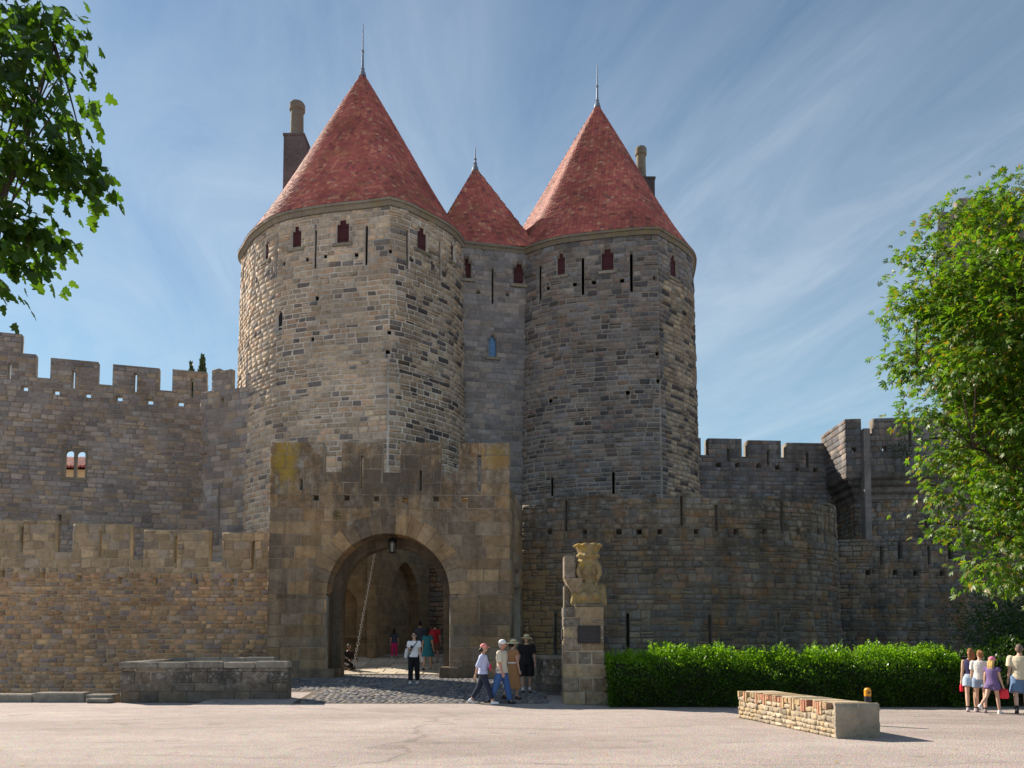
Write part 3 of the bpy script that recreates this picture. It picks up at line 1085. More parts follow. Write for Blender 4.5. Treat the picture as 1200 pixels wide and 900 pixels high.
def coping(root, path, tops, mat, T, n=0.05):
    for (u0, u1, z) in tops:
        if u1 - u0 < 0.15: continue
        us = np.linspace(u0, u1, max(2, int(round((u1 - u0) / 0.9)) + 1))
        for a, b in zip(us[:-1], us[1:]):
            mb = MB()
            g = 0.008
            pr = [(path.xy(u, nn)) for u, nn in ((a + g, n), (b - g, n), (b - g, -T - 0.03), (a + g, -T - 0.03))]
            h = 0.16 + random.uniform(-0.015, 0.015)
            mb.prism(pr, z - 0.02, z + h)
            mb.build('coping_stone', mat, root, bevel=0.02)


# outer left wall
Y1 = 28.9
zt1 = at_y(30, 609.5, Y1)[2]
Pl = Path([(at_y(0, 640, Y1)[0] - 9, Y1), (at_y(313, 640, Y1)[0] + 0.6, Y1)])
LOW = empty('rampart_wall', (-14, 28, -1.8), label='low ochre rubble rampart with battlements running left from the gatehouse', cat='wall')
cr = crenels(Pl, [(65, 84, 647), (153, 167, 656), (246, 259, 658)])
cr += [high_cut(Pl, 84, 153, 614), high_cut(Pl, 167, 246, 621), high_cut(Pl, 259, 340, 624)]
cr.append([Pl.hit(2, 640)[0] - 2.35, Pl.hit(2, 640)[0] - 1.75, cr[0][2], 60, None])
cr.append([Pl.hit(2, 640)[0] - 5.6, Pl.hit(2, 640)[0] - 5.0, cr[0][2], 60, None])
zc1 = cr[0][2]
ops = cr + slits(Pl, [(26, 617, 647), (118, 622, 652), (206, 628, 660), (297, 634, 667)], 0.11, None)
ops += holes(Pl, [(3, 672), (50, 674), (93, 678), (141, 680), (182, 680), (229, 681), (274, 682)], 0.22, 0.25, None)


def low_size(z):
    return (0.36, 0.68, 0.24, 0.36) if z > zt1 - 2.0 else (0.20, 0.46, 0.11, 0.21)


masonry(LOW, Pl, -2.0, zt1, ops, low_size, st_ochre_ash, mo_ochre, 0.30, 0.008, (0.010, 0.035), 0.034, jit=0.16, inset=0.12, zrange=(-0.9, zt1),
        see=lambda x, y: y < 815, seed=41, split=0.12, mats_by_z=[(zt1 - 2.0, st_ochre)])

# upper left wall, with the older broken-edged stretch beside the tower
q1 = at_y(235, 434, 47.4); zt2 = q1[2]
q0 = at_y(58, 418, 47.4)
yl = 47.4 * (zt2 - CAMH) / (q0[2] - CAMH)
left = at_y(58, 418, yl)[:2]; right = q1[:2]
dirv = (right - left) / np.linalg.norm(right - left)
Pu = Path([left - dirv * 12, left, right + dirv * 1.2])
zhi = Pu.hit(10, 390)[1]
UP = empty('curtain_wall', (-24, 44, -1.8), label='high grey stone curtain wall with twin arched window and stepped battlements', cat='wall')
ops = [high_cut(Pu, 26, 42.2, 414.5), high_cut(Pu, 57.8, 115.2, 421.5), high_cut(Pu, 130.8, 187.2, 429), high_cut(Pu, 200.8, 243.5, 434.2)]
ops += crenels(Pu, [(42, 58, 442), (115, 131, 450), (187, 201, 457), (243, 248, 459)])
ops.append([Pu.hit(243, 440)[0], Pu.L, zt2 - 1.2, 60, None])
ops += slits(Pu, [(11.5, 425, 444), (86.3, 434, 455), (159, 437, 459), (225, 444, 465)], 0.16, None)
ops += holes(Pu, [(29, 455), (66, 459.5), (103, 463), (140, 467), (176, 471), (212, 473)], 0.34, 0.30, None)
wr = Pu.rect(73.5, 525.5, 102.5, 561.5)
ops.append(wr + [None])
ops += slits(Pu, [(70.5, 603, 616)], 0.2, 0.5)
masonry(UP, Pu, -2, zhi, ops, lambda z: (0.36, 0.74, 0.22, 0.36), st_upper, mo_grey, 0.45, 0.004, (0.012, 0.035), 0.035, jit=0.08, zrange=(5.0, zhi),
        see=lambda x, y: y < 612 and x < 232, seed=51, split=0.08)
# twin-light window: a dressed frame with two round-headed lights
mb = MB()
uu0, uu1, wz0, wz1 = wr
W_, H_ = uu1 - uu0, wz1 - wz0
lw = W_ * 0.36
cxs = [W_ * 0.27, W_ * 0.73]


def PW(u, z, n):
    p = Pu.xy(uu0 + u, n)
    return (p[0], p[1], wz0 + z)


spr = H_ - lw / 2 - 0.12
arch_pts = []
for ci, c in enumerate(cxs):
    r_ = lw / 2
    pts = [(c - r_, 0.10)] + [(c - r_ * math.cos(t), spr + r_ * math.sin(t)) for t in np.linspace(0, math.pi, 13)] + [(c + r_, 0.10)]
    lo, hi = (0, W_ / 2) if ci == 0 else (W_ / 2, W_)
    outer = [(lo, 0.10)] + [(lo + (hi - lo) * k / 12, H_) for k in range(13)] + [(hi, 0.10)]
    outer[1] = (lo, H_); outer[-2] = (hi, H_)
    for n_, fl in ((0.03, False), (-0.35, True)):
        mb.grid([[PW(u, z, n_) for u, z in pts], [PW(u, z, n_) for u, z in outer]])
    mb.grid([[PW(u, z, 0.03) for u, z in pts], [PW(u, z, -0.35) for u, z in pts]])
fr = mb.build('window_frame', st_corn, UP)
mb = MB()
mb.poly([PW(-0.1, -0.05, 0.10), PW(W_ + 0.1, -0.05, 0.10), PW(W_ + 0.1, 0.10, 0.10), PW(-0.1, 0.10, 0.10)])
mb.poly([PW(-0.1, 0.10, 0.10), PW(W_ + 0.1, 0.10, 0.10), PW(W_ + 0.1, 0.10, -0.4), PW(-0.1, 0.10, -0.4)])
mb.poly([PW(-0.1, -0.05, 0.10), PW(W_ + 0.1, -0.05, 0.10), PW(W_ + 0.1, -0.05, -0.4), PW(-0.1, -0.05, -0.4)])
mb.build('window_sill', st_corn, UP)

# broken-edged stretch
a = at_y(234, 500, 45.0)[:2]; b = at_y(319, 500, 42.7)[:2]
Pb = Path([a, b])
OLD = empty('curtain_wall', (-15, 44.5, -1.8), label='narrow grey wall stretch with ragged left edge joining the nearer tower', cat='wall')
zb = Pb.hit(250, 433)[1]
ops = crenels(Pb, [(271, 287, 456)]) + [high_cut(Pb, 234, 247, 459), high_cut(Pb, 258, 271, 433.5), high_cut(Pb, 286.8, 306, 436), high_cut(Pb, 306, 318, 440)]
ops += holes(Pb, [(260, 469), (294, 471)], 0.3, 0.3, None) + holes(Pb, [(295, 595)], 0.28, 0.28, 0.6) + slits(Pb, [(257, 567, 625)], 0.14, 0.6)
for k in range(60):                                   # ragged toothing
    zz0 = -2 + k * 0.34
    ops.append([0.0, random.choice([0.0, 0.05, 0.2, 0.3, 0.45, 0.6]), zz0, zz0 + 0.34, None])
masonry(OLD, Pb, -2, zb, ops, lambda z: (0.45, 0.95, 0.30, 0.40), st_upper, mo_grey, 0.3, 0.0, (0.015, 0.045), 0.03, jit=0.06, zrange=(5.0, zb),
        see=lambda x, y: y < 622 and x < 312, seed=52)

# ------------------------------------------------------------------ outer gatehouse
gl = at_y(318, 517.5, 27.0); gr = at_y(597, 519.7, 27.2)
zg = gl[2]
Pg = Path([(gl[0] - 0.02, 29.3), (gl[0], 27.0), (gr[0], 27.2), (gr[0] + 0.5, 31.2)])
cg = (Pg.u[1], Pg.u[2])
GH = empty('outer_gatehouse', (-4.3, 28, 0.4), label='square battlemented gatehouse with round arched gateway, yellow lichen on top', cat='gatehouse')
aL, aR, aT = Pg.hit(383, 697), Pg.hit(527, 697), Pg.hit(455, 625)
uc, ra = (aL[0] + aR[0]) / 2, (aR[0] - aL[0]) / 2
zc = aT[1] - ra
RING = 0.66
ops = crenels(Pg, [(380, 399, 553), (449, 468, 553.5), (518, 537, 554)])
ops += slits(Pg, [(353, 561, 574), (493, 550, 575)], 0.10, 0.85) + slits(Pg, [(424, 533, 573), (562, 533, 575)], 0.10, None)
ops += holes(Pg, [(370, 583), (406, 583), (441, 584), (511, 584)], 0.22, 0.22, 0.6) + holes(Pg, [(475, 586), (544.5, 585)], 0.22, 0.22, None)
ops.append([uc - ra, uc + ra, -3, zc, None])
ops.append([Pg.u[2] + 1.0, Pg.u[2] + 3.2, 0.3, 3.9, 0.6])
ops.append([Pg.u[2] + 1.4, Pg.u[2] + 2.8, 3.9, 4.5, 0.6])
ops.append([Pg.u[2] + 0.1, Pg.L, zg - 1.6, 60, None])
masonry(GH, Pg, -2, zg, ops, lambda z: (0.50, 1.05, 0.36, 0.52), st_gate, mo_gate, 0.42, 0.006, (0.008, 0.022), 0.016, corners=cg, jit=0.025, inset=0.05,
        zrange=(0.2, zg), arch=(uc, zc, ra, RING), seed=61)


def voussoirs(root, path, uc, zc, r, ring, n, depth, proud, mat, start=0.0):
    for k in range(n):
        a0, a1 = math.pi * k / n + 0.0025, math.pi * (k + 1) / n - 0.0025
        mb = MB()
        sub = np.linspace(a0, a1, 4)
        rr = ring * random.uniform(0.95, 1.06)
        pr = random.uniform(0.6, 1.0) * proud
        rows = []
        for t in sub:
            q = []
            for (rad, nn) in ((r, pr), (r + rr, pr), (r + rr, -depth), (r, -depth)):
                p = path.xy(uc - rad * math.cos(t), nn + start)
                q.append((p[0], p[1], zc + rad * math.sin(t)))
            rows.append(q)
        mb.grid(rows, close=True, cap0=True, cap1=True)
        mb.build('voussoir', mat, root)


voussoirs(GH, Pg, uc, zc, ra, RING, 17, 0.95, 0.05, st_gate)
# second, narrower order of the arch, set back
xo0, xo1 = Pg.xy(uc - ra)[0], Pg.xy(uc + ra)[0]
xc = (xo0 + xo1) / 2


def arch_slab(name, p0, p1, z0, z1, uc_, zc_, r_, T, mat, parent, pointed=0.0, recess=None, segs=22):
    """wall slab from p0 to p1 (plan) with one arched opening (through, or a niche of depth recess)"""
    path = Path([p0, p1])
    L = path.L
    th = np.linspace(0, math.pi, segs + 1)
    if pointed:
        R_ = r_ * (1 + pointed); e = R_ - r_
        apex = math.acos(e / R_)
        t2 = np.linspace(0, apex, segs // 2 + 1)
        lf = [(uc_ + e - R_ * math.cos(t), zc_ + R_ * math.sin(t)) for t in t2]
        inner = lf + [(2 * uc_ - u, z) for u, z in lf[::-1][1:]]
    else:
        inner = [(uc_ - r_ * math.cos(t), zc_ + r_ * math.sin(t)) for t in th]
    inner = [(uc_ - r_, z0)] + inner + [(uc_ + r_, z0)]
    m_ = len(inner)
    outer = [(0, z0), (0, z1)] + [(L * k / (m_ - 5), z1) for k in range(1, m_ - 5)] + [(L, z1), (L, z1), (L, z0)]
    outer = outer[:m_ - 1] + [(L, z0)] if len(outer) >= m_ else outer + [(L, z0)] * (m_ - len(outer))
    V = lambda u, z, n: (*path.xy(u, n), z)
    mb = MB()
    mb.grid([[V(u, z, 0) for u, z in inner], [V(u, z, 0) for u, z in outer]])
    d = recess or T
    mb.grid([[V(u, z, 0) for u, z in inner], [V(u, z, -d) for u, z in inner]])
    if recess:
        mb.poly([V(u, z, -d) for u, z in inner])
        mb.grid([[V(0, z0, -T), V(L, z0, -T)], [V(0, z1, -T), V(L, z1, -T)]])
    else:
        mb.grid([[V(u, z, -T) for u, z in inner], [V(u, z, -T) for u, z in outer]])
    mb.poly([V(0, z0, 0), V(0, z0, -T), V(0, z1, -T), V(0, z1, 0)])
    mb.poly([V(L, z0, 0), V(L, z0, -T), V(L, z1, -T), V(L, z1, 0)])
    mb.poly([V(0, z1, 0), V(L, z1, 0), V(L, z1, -T), V(0, z1, -T)])
    return mb.build(name, mat, parent)


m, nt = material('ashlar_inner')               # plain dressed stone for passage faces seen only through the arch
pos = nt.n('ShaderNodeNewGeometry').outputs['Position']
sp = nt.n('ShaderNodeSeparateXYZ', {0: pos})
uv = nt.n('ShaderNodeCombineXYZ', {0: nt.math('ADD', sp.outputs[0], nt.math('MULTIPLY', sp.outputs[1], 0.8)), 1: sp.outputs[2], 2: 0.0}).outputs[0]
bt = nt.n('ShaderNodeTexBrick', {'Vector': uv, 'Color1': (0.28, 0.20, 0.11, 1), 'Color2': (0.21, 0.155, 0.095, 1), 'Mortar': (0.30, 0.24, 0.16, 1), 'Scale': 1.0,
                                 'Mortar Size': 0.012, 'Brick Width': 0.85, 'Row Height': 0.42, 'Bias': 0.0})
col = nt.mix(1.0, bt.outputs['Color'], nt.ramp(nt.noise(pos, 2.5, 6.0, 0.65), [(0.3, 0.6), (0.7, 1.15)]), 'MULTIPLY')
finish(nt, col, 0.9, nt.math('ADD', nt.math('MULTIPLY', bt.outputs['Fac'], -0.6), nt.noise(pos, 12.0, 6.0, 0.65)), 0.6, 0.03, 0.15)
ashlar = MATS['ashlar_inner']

inn = 0.30
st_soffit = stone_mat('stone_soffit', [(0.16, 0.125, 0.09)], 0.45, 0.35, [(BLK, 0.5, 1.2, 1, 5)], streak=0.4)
arch_slab('inner_arch', (gl[0] + 0.55, 28.0), (gr[0] - 0.3, 28.1), -1.5, zg - 1.6, 0, 0, 1, 1.2, ashlar, GH) if False else None
pl0 = np.array([gl[0] + 0.55, 27.97]); pl1 = np.array([gr[0] - 0.35, 28.15])
Li = np.linalg.norm(pl1 - pl0)
uci = (xc - pl0[0]) / (pl1[0] - pl0[0]) * Li
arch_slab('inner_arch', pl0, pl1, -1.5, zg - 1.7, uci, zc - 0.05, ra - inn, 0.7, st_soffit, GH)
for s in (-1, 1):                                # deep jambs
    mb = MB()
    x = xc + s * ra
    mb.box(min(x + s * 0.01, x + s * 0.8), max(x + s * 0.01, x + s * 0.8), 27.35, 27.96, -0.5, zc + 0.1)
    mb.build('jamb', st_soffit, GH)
for s in (-1, 1):                                # projecting plinth blocks at the foot of the jambs
    mb = MB()
    x = xc + s * (ra - 0.02)
    mb.box(min(x - s * 0.32, x + s * 0.95), max(x - s * 0.32, x + s * 0.95), 26.86, 27.9, 0.1, 0.86 if s > 0 else 0.80)
    mb.build('plinth', st_gate, GH, bevel=0.03)
mb = MB()                                        # wall-walk behind the battlements
mb.box(gl[0] + 0.9, gr[0] + 0.1, 28.0, 30.3, zg - 2.1, zg - 1.75)
mb.build('wall_walk', ashlar, GH)

# walls seen through the gateway
IN = empty('passage_wall', (-6, 34, 0.5), label='warm coursed wall with pointed arch niche inside the gateway, left side', cat='wall')
arch_slab('near_pier', (-8.3, 33.1), (-5.95, 33.1), -1.0, 9.0, 1.0, 3.3, 0.62, 1.0, ashlar, IN, 0.4, 0.35)
arch_slab('arcade', (-5.95, 33.1), (-4.05, 37.6), -1.0, 9.0, 2.6, 3.7, 1.25, 0.9, ashlar, IN, 0.55, 0.5)
mb = MB()
mb.tube([(-6.0, 32.9, 0.3), (-5.98, 32.88, 9.0)], 0.22, 10)
mb.build('wall_shaft', ashlar, IN)
mb = MB()
mb.box(-8.3, -5.95, 32.98, 33.09, 1.95, 2.06)
mb.build('ledge_course', ashlar, IN)
Pbk = Path([(-4.05, 37.6), (0.2, 36.4), (5, 36.6)])
BK = empty('courtyard_wall', (-1, 36.5, 0), label='dark rough rubble wall glimpsed deep inside the gateway', cat='wall')
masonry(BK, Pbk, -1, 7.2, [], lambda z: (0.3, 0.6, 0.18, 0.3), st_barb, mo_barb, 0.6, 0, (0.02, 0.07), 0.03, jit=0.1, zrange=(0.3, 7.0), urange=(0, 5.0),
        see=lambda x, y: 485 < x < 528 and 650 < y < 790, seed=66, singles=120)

# lantern hanging in the arch
ln = at_y(460, 640, 27.6)
LN = empty('lantern', tuple(ln), label='black iron lantern hanging from the crown of the gateway arch', cat='lantern')
mb = MB()
for k in range(6):
    a = k * math.pi / 3
    mb.tube([(ln[0] + 0.16 * math.cos(a), ln[1] + 0.16 * math.sin(a), ln[2] + 0.17), (ln[0] + 0.11 * math.cos(a), ln[1] + 0.11 * math.sin(a), ln[2] - 0.24)], 0.014, 5)
    b = a + math.pi / 3
    for rr, zz_ in ((0.16, 0.17), (0.11, -0.24)):
        mb.tube([(ln[0] + rr * math.cos(a), ln[1] + rr * math.sin(a), ln[2] + zz_), (ln[0] + rr * math.cos(b), ln[1] + rr * math.sin(b), ln[2] + zz_)], 0.014, 5)
mb.build('cage', iron, LN)
mb = MB(); mb.lathe([(0.20, ln[2] + 0.175), (0.10, ln[2] + 0.27), (0.03, ln[2] + 0.33)], ln[0], ln[1], 6); mb.build('lantern_roof', iron, LN)
mb = MB(); mb.tube([(ln[0], ln[1], ln[2] + 0.3), (ln[0], ln[1], zc + ra + 0.02)], 0.012, 6); mb.build('hanger', iron, LN)
mb = MB(); mb.lathe([(0.07, ln[2] - 0.2), (0.085, ln[2] + 0.1), (0.05, ln[2] + 0.15)], ln[0], ln[1], 10); mb.build('glass_globe', plain_mat('lantern_glass', (0.30, 0.29, 0.25), 0.2), LN)

# drawbridge chain
CHN = empty('drawbridge_chain', (-5.6, 29.8, 0.5), label='heavy iron chain slanting up inside the left of the gateway', cat='chain')
c0 = at_y(414.5, 781, 29.6); c1 = at_y(441, 640, 30.6)
steel = plain_mat('chain_steel', (0.42, 0.39, 0.35), 0.5, 0.2, 30, metallic=0.2)
d = Vector(c1 - c0); n_l = int(d.length / 0.12)
for k in range(n_l):
    p = Vector(c0) + d * ((k + 0.5) / n_l)
    t = d.normalized(); s1 = t.cross(Vector((0, 0, 1)).cross(t) if False else Vector((0.2, -1, 0.1))).normalized(); s2 = t.cross(s1)
    s = s1 if k % 2 else s2
    lp = [p + t * (0.082 * math.cos(a)) + s * (0.042 * math.sin(a)) for a in np.linspace(0, 2 * math.pi, 11)]
    mb = MB(); mb.tube(lp, 0.014, 6, False); mb.build('chain_link', steel, CHN)

# ------------------------------------------------------------------ barbican: rounded wall right of the gatehouse
BP = [(1.6, 30.9), (3.4, 30.25), (6.2, 30.0), (9.0, 30.2), (11.6, 30.9), (13.3, 32.0), (14.25, 33.6), (14.5, 35.5), (14.2, 38.0)]
Pr = Path([(0.42, 31.25)] + catmull(BP))
zr_ = Pr.hit(760, 578)[1]
BAR = empty('barbican_wall', (7, 31, 0), label='rounded dark stone barbican wall with arrow slits behind the hedge', cat='wall')
X7 = lambda zx: 600 + zx / 2.857
Y7 = lambda zy: 560 + zy / 2.857
ops = holes(Pr, [(X7(z_), Y7(180)) for z_ in (125, 243, 358, 426, 495, 617, 750, 845, 958, 1025, 1085)], 0.20, 0.22, 0.5)
ops += slits(Pr, [(X7(180), Y7(75), Y7(180)), (X7(568), Y7(60), Y7(160)), (X7(684), Y7(90), Y7(180)), (X7(902), Y7(80), Y7(185)), (X7(1058), Y7(90), Y7(185)),
                  (X7(147), Y7(455), Y7(600)), (X7(387), Y7(455), Y7(590)), (X7(660), Y7(460), Y7(560)), (X7(890), Y7(455), Y7(560)), (X7(1062), Y7(460), Y7(560))], 0.12, 0.55)
top_cut = []
u = 0.3
while u < Pr.L - 1.5:
    w = random.uniform(0.5, 1.6)
    ops.append([u, u + w, zr_ - random.uniform(0.03, 0.20), 60, None]); u += w + random.uniform(0.4, 1.4)
ops.append([0.0, Pr.hit(640, 600)[0], zr_ - 0.25, 60, None])
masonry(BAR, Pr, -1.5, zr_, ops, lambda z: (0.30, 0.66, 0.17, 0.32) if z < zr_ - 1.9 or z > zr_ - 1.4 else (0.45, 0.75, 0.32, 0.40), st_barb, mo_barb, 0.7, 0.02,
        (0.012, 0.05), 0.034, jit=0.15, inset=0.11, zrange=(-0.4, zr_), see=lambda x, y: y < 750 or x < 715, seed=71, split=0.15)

# ------------------------------------------------------------------ walls on the right
q = at_y(829, 513, 51.0); q2 = at_y(964, 519, 51.6)
P5 = Path([q[:2] - np.array([3.0, 0.1]), q2[:2] + np.array([0.9, 0.05])])
z5 = q[2]
RW = empty('curtain_wall', (16, 51, -1), label='shadowed battlemented wall between the farther tower and the corner turret', cat='wall')
ops = crenels(P5, [(822, 829.5, 533), (870, 876, 535), (916, 921.5, 536)]) + [high_cut(P5, 875, 917, 516), high_cut(P5, 921, 975, 519)]
ops += slits(P5, [(853.5, 526, 541), (900, 528, 545), (946, 531, 548)], 0.16, None)
ops += holes(P5, [(842, 545), (864, 545), (889, 546), (911, 548), (935, 550), (956, 551)], 0.3, 0.3, 0.5)
masonry(RW, P5, -2, z5, ops, lambda z: (0.4, 0.8, 0.24, 0.36), st_far, mo_barb, 0.8, 0, (0.02, 0.05), 0.03, zrange=(7, z5), see=lambda x, y: y < 580 and x > 822, seed=81)

# corner turret on corbels
t0 = at_y(962, 500, 52.2)[:2]; t1 = at_y(990.5, 500, 48.2)[:2]; t2 = at_y(1118, 500, 47.6)[:2]; t3 = at_y(1150, 500, 52.0)[:2]
P6 = Path([t0, t1, t2, t3])
z6 = P6.hit(1050, 489.5)[1]
zco = P6.hit(1050, 553)[1]
TUR = empty('corner_turret', ((t1[0] + t2[0]) / 2, 50, -1), label='corbelled corner turret with sunlit left facet beside the leafy tree', cat='turret')
ops = crenels(P6, [(1010, 1023, 508)]) + [high_cut(P6, 962.5, 1010, 492)] + holes(P6, [(1001, 527), (1037, 525.5)], 0.32, 0.3, None) + slits(P6, [(1066, 501, 524)], 0.16, None)
masonry(TUR, P6, zco, z6, ops, lambda z: (0.45, 0.85, 0.34, 0.46), st_far, mo_barb, 0.7, 0, (0.03, 0.09), 0.03, corners=(P6.u[1], P6.u[2]), see=lambda x, y: x < 1090, seed=82)
inset_p = Path([P6.xy(0, -0.9), P6.xy(P6.u[1], -0.9), P6.xy(P6.u[2], -0.9), P6.xy(P6.L, -0.9)])
body_c = (inset_p.u[1], inset_p.u[2])
masonry(TUR, inset_p, -2, zco, slits(inset_p, [(1086, 608, 632)], 0.2, 0.5), lambda z: (0.4, 0.8, 0.24, 0.36), st_barb, mo_barb, 0.8, 0.0, (0.015, 0.04), 0.025,
        corners=body_c, zrange=(6, zco), see=lambda x, y: y < 632 and x < 1110, seed=83, singles=0, core_name='shaft_core')
st_corb = stone_mat('stone_corbel', [(0.21, 0.185, 0.165)], 0.5, 0.35, [(BLK, 0.5, 1.2, 5, 8)], streak=0.3)
for k in range(4):                               # stepped corbels
    band(TUR, 'corbel_course', P6, [(-1.0, zco - 0.42 * (k + 1)), (-1.0, zco - 0.42 * k + 0.0), (0.07 - 0.27 * k, zco - 0.42 * k), (0.03 - 0.27 * k, zco - 0.42 * k - 0.30), (-0.10 - 0.27 * k, zco - 0.42 * (k + 1))], st_corb)
mb = MB()
a_, b_ = at_y(1012, 500, 47.7), at_y(1020, 500, 47.7)
mb.box(a_[0], b_[0], 47.75, 48.4, 4.0, at_y(1016, 502, 47.8)[2])
mb.build('buttress_strip', st_far, TUR, bevel=0.03)

# lower outer wall on the right
P7 = Path([at_y(1003, 632, 38.0)[:2] - np.array([1.2, -0.2]), at_y(1003, 632, 38.0)[:2], at_y(1300, 632, 37.0)[:2]])
z7 = at_y(1003, 632, 38.0)[2]
OW = empty('rampart_wall', (22, 37.5, -1), label='low dark outer rampart under the corner turret, right of the rounded wall', cat='wall')
ops = holes(P7, [(1017, 671), (1049, 671), (1073, 672), (1104, 672), (1135, 672), (1160, 672)], 0.22, 0.24, 0.5)
ops += crenels(P7, [(1053, 1057, 655), (1112, 1116, 655), (1168, 1172, 655)]) + slits(P7, [(1032, 640, 662), (1088, 640, 662)], 0.1, 0.5)
masonry(OW, P7, -1.5, z7, ops, lambda z: (0.3, 0.65, 0.18, 0.32), st_barb, mo_barb, 0.6, 0.01, (0.015, 0.045), 0.028, jit=0.1, zrange=(-0.4, z7), urange=(0, 11), see=lambda x, y: y < 745 and x > 1000, seed=91, split=0.12, singles=260)

# tall tower behind the right-hand tree
tx0 = at_y(1099, 262, 58.0)[0]
FT = empty('square_tower', (tx0 + 6, 60, 0), label='tall battlemented stone tower half hidden behind the leafy tree', cat='tower')
P8 = Path([(tx0 * 66 / 58 + 0.6, 66), (tx0, 58.0), (tx0 + 13, 58.0)])
z8 = at_y(1110, 232, 58.0)[2]
c8 = at_y(1110, 262, 58.0)[2]
zm8 = at_y(1105, 248, 58)[2]
ops = [[P8.u[1] - 8, P8.u[1] + 1.3, zm8, 60, None]] + [[P8.u[1] + 1.3, P8.u[1] + 1.7, c8, 60, None], [P8.u[1] + 4.1, P8.u[1] + 4.8, c8, 60, None], [P8.u[1] + 7.5, P8.u[1] + 8.2, c8, 60, None]]
masonry(FT, P8, -1, z8, ops, lambda z: (0.45, 0.85, 0.28, 0.40), st_far, mo_barb, 0.8, 0, (0.02, 0.05), 0.03, corners=(P8.u[1],), zrange=(12, z8), urange=(4, P8.L), see=lambda x, y: y < 480, seed=95, singles=120)
mb = MB(); mb.grid([[(tx0 + 13, 58, -1), (tx0 + 13, 66, -1), (tx0 * 66 / 58 + 0.6, 66, -1)], [(tx0 + 13, 58, c8), (tx0 + 13, 66, c8), (tx0 * 66 / 58 + 0.6, 66, c8)]]); mb.build('rear_wall', mo_barb, FT)

# house behind the upper left wall, seen through the twin window
hp = at_y(88, 546, 60.0)
HS = empty('town_house', (hp[0], 62, 0), label='cream house with clay tile roof glimpsed through the twin arched window', cat='house')
cream = plain_mat('cream_render', (0.55, 0.42, 0.25), 0.9, 0.2, 3)
mb = MB(); mb.box(hp[0] - 6, hp[0] + 6, 60.6, 68, 0, hp[2] - 0.15); mb.build('wall', cream, HS)
mb = MB()
zr0 = hp[2] - 0.1
zr1 = at_y(88, 537, 62.5)[2]
mb.grid([[(hp[0] - 6.4, 60.0, zr0), (hp[0] + 6.4, 60.0, zr0)], [(hp[0] - 6.4, 62.5, zr1), (hp[0] + 6.4, 62.5, zr1)], [(hp[0] - 6.4, 68.5, zr0), (hp[0] + 6.4, 68.5, zr0)]])
rf = mb.build('roof', tile_under, HS)
for k in range(48):                               # rows of round clay tiles
    x = hp[0] - 6.3 + k * 0.265
    mb = MB(); mb.tube([(x, 59.95, zr0 + 0.05), (x, 62.5, zr1 + 0.05)], 0.1, 8); mb.build('tile_row', tile, rf)
# ------------------------------------------------------------------ stone furniture of the forecourt
st_par = stone_mat('stone_parapet', [(0.19, 0.155, 0.125), (0.15, 0.13, 0.11), (0.22, 0.175, 0.13), (0.14, 0.12, 0.105)], 0.45, 0.3, [(BLK, 0.9, 0.9, -0.2, 0.7), (PALE, 0.8, 7.0, 0.2, 1.0)])
mo_par = mortar_mat('mortar_parapet', (0.18, 0.155, 0.13))
st_cap = stone_mat('stone_cap', [(0.30, 0.26, 0.215), (0.27, 0.24, 0.20)], 0.4, 0.2, [(BLK, 0.5, 1.5, -1, 0), (PALE, 0.4, 6.0, -1, 0)])


def low_wall(root, pts, z0, zt, T, size, seed, cap=None, singles=120, capname='coping_stone', sm=None, cm=None, caplen=0.95):
    path = Path(pts)
    masonry(root, path, z0, zt, [], size, sm or st_par, cm or mo_par, T, 0.0, (0.008, 0.02), 0.018, corners=tuple(path.u[1:-1]), jit=0.05, seed=seed, singles=singles)
    inner = Path([path.xy(u, -T) for u in path.u[::-1]])
    masonry(root, inner, z0, zt, [], size, sm or st_par, cm or mo_par, 0.02, 0.0, (0.008, 0.02), 0.018, corners=tuple(inner.u[1:-1]), jit=0.05, seed=seed + 1, singles=0, core_name='inner_face')
    if cap:
        brk = list(path.u)
        for s0, s1 in zip(brk[:-1], brk[1:]):
            n = max(1, int(round((s1 - s0) / caplen)))
            e = np.linspace(s0, s1, n + 1) + np.concatenate([[0], np.random.default_rng(seed).uniform(-0.12, 0.12, max(0, n - 1)), [0]])
            for a, b in zip(e[:-1], e[1:]):
                mb = MB()
                h = cap + random.uniform(-0.02, 0.012)
                g0, g1 = (0.006 if a > s0 else 0), (0.006 if b < s1 else 0)
                mb.prism([path.xy(a + g0, 0.05), path.xy(b - g1, 0.05), path.xy(b - g1, -T - 0.05), path.xy(a + g0, -T - 0.05)], zt - 0.005, zt + h)
                mb.build(capname, st_cap, root, bevel=0.025)
    return path


BAS = empty('stone_parapet', (-8.6, 22.5, 0), label='low grey stone parapet folded round a sunken pit left of the gate', cat='parapet')
pA = at_z(141, 823.5, 0); pB = at_z(343, 822, 0)
y0 = pA[1]
low_wall(BAS, [(pA[0] + 4.05, y0 + 3.15), (pA[0] - 0.15, y0 + 3.15), (pA[0], y0)][::-1] and [(-11.35, y0 + 3.3), (pA[0], y0), (pB[0], y0 - 0.02)], 0.0, 0.98, 0.36, lambda z: (0.4, 0.9, 0.2, 0.32), 101, 0.18)
low_wall(BAS, [(-11.0, y0 + 2.95), (at_y(322, 772, y0 + 2.95)[0], y0 + 2.95)], 0.0, 1.06, 0.36, lambda z: (0.4, 0.9, 0.2, 0.32), 103, 0.18, singles=60)

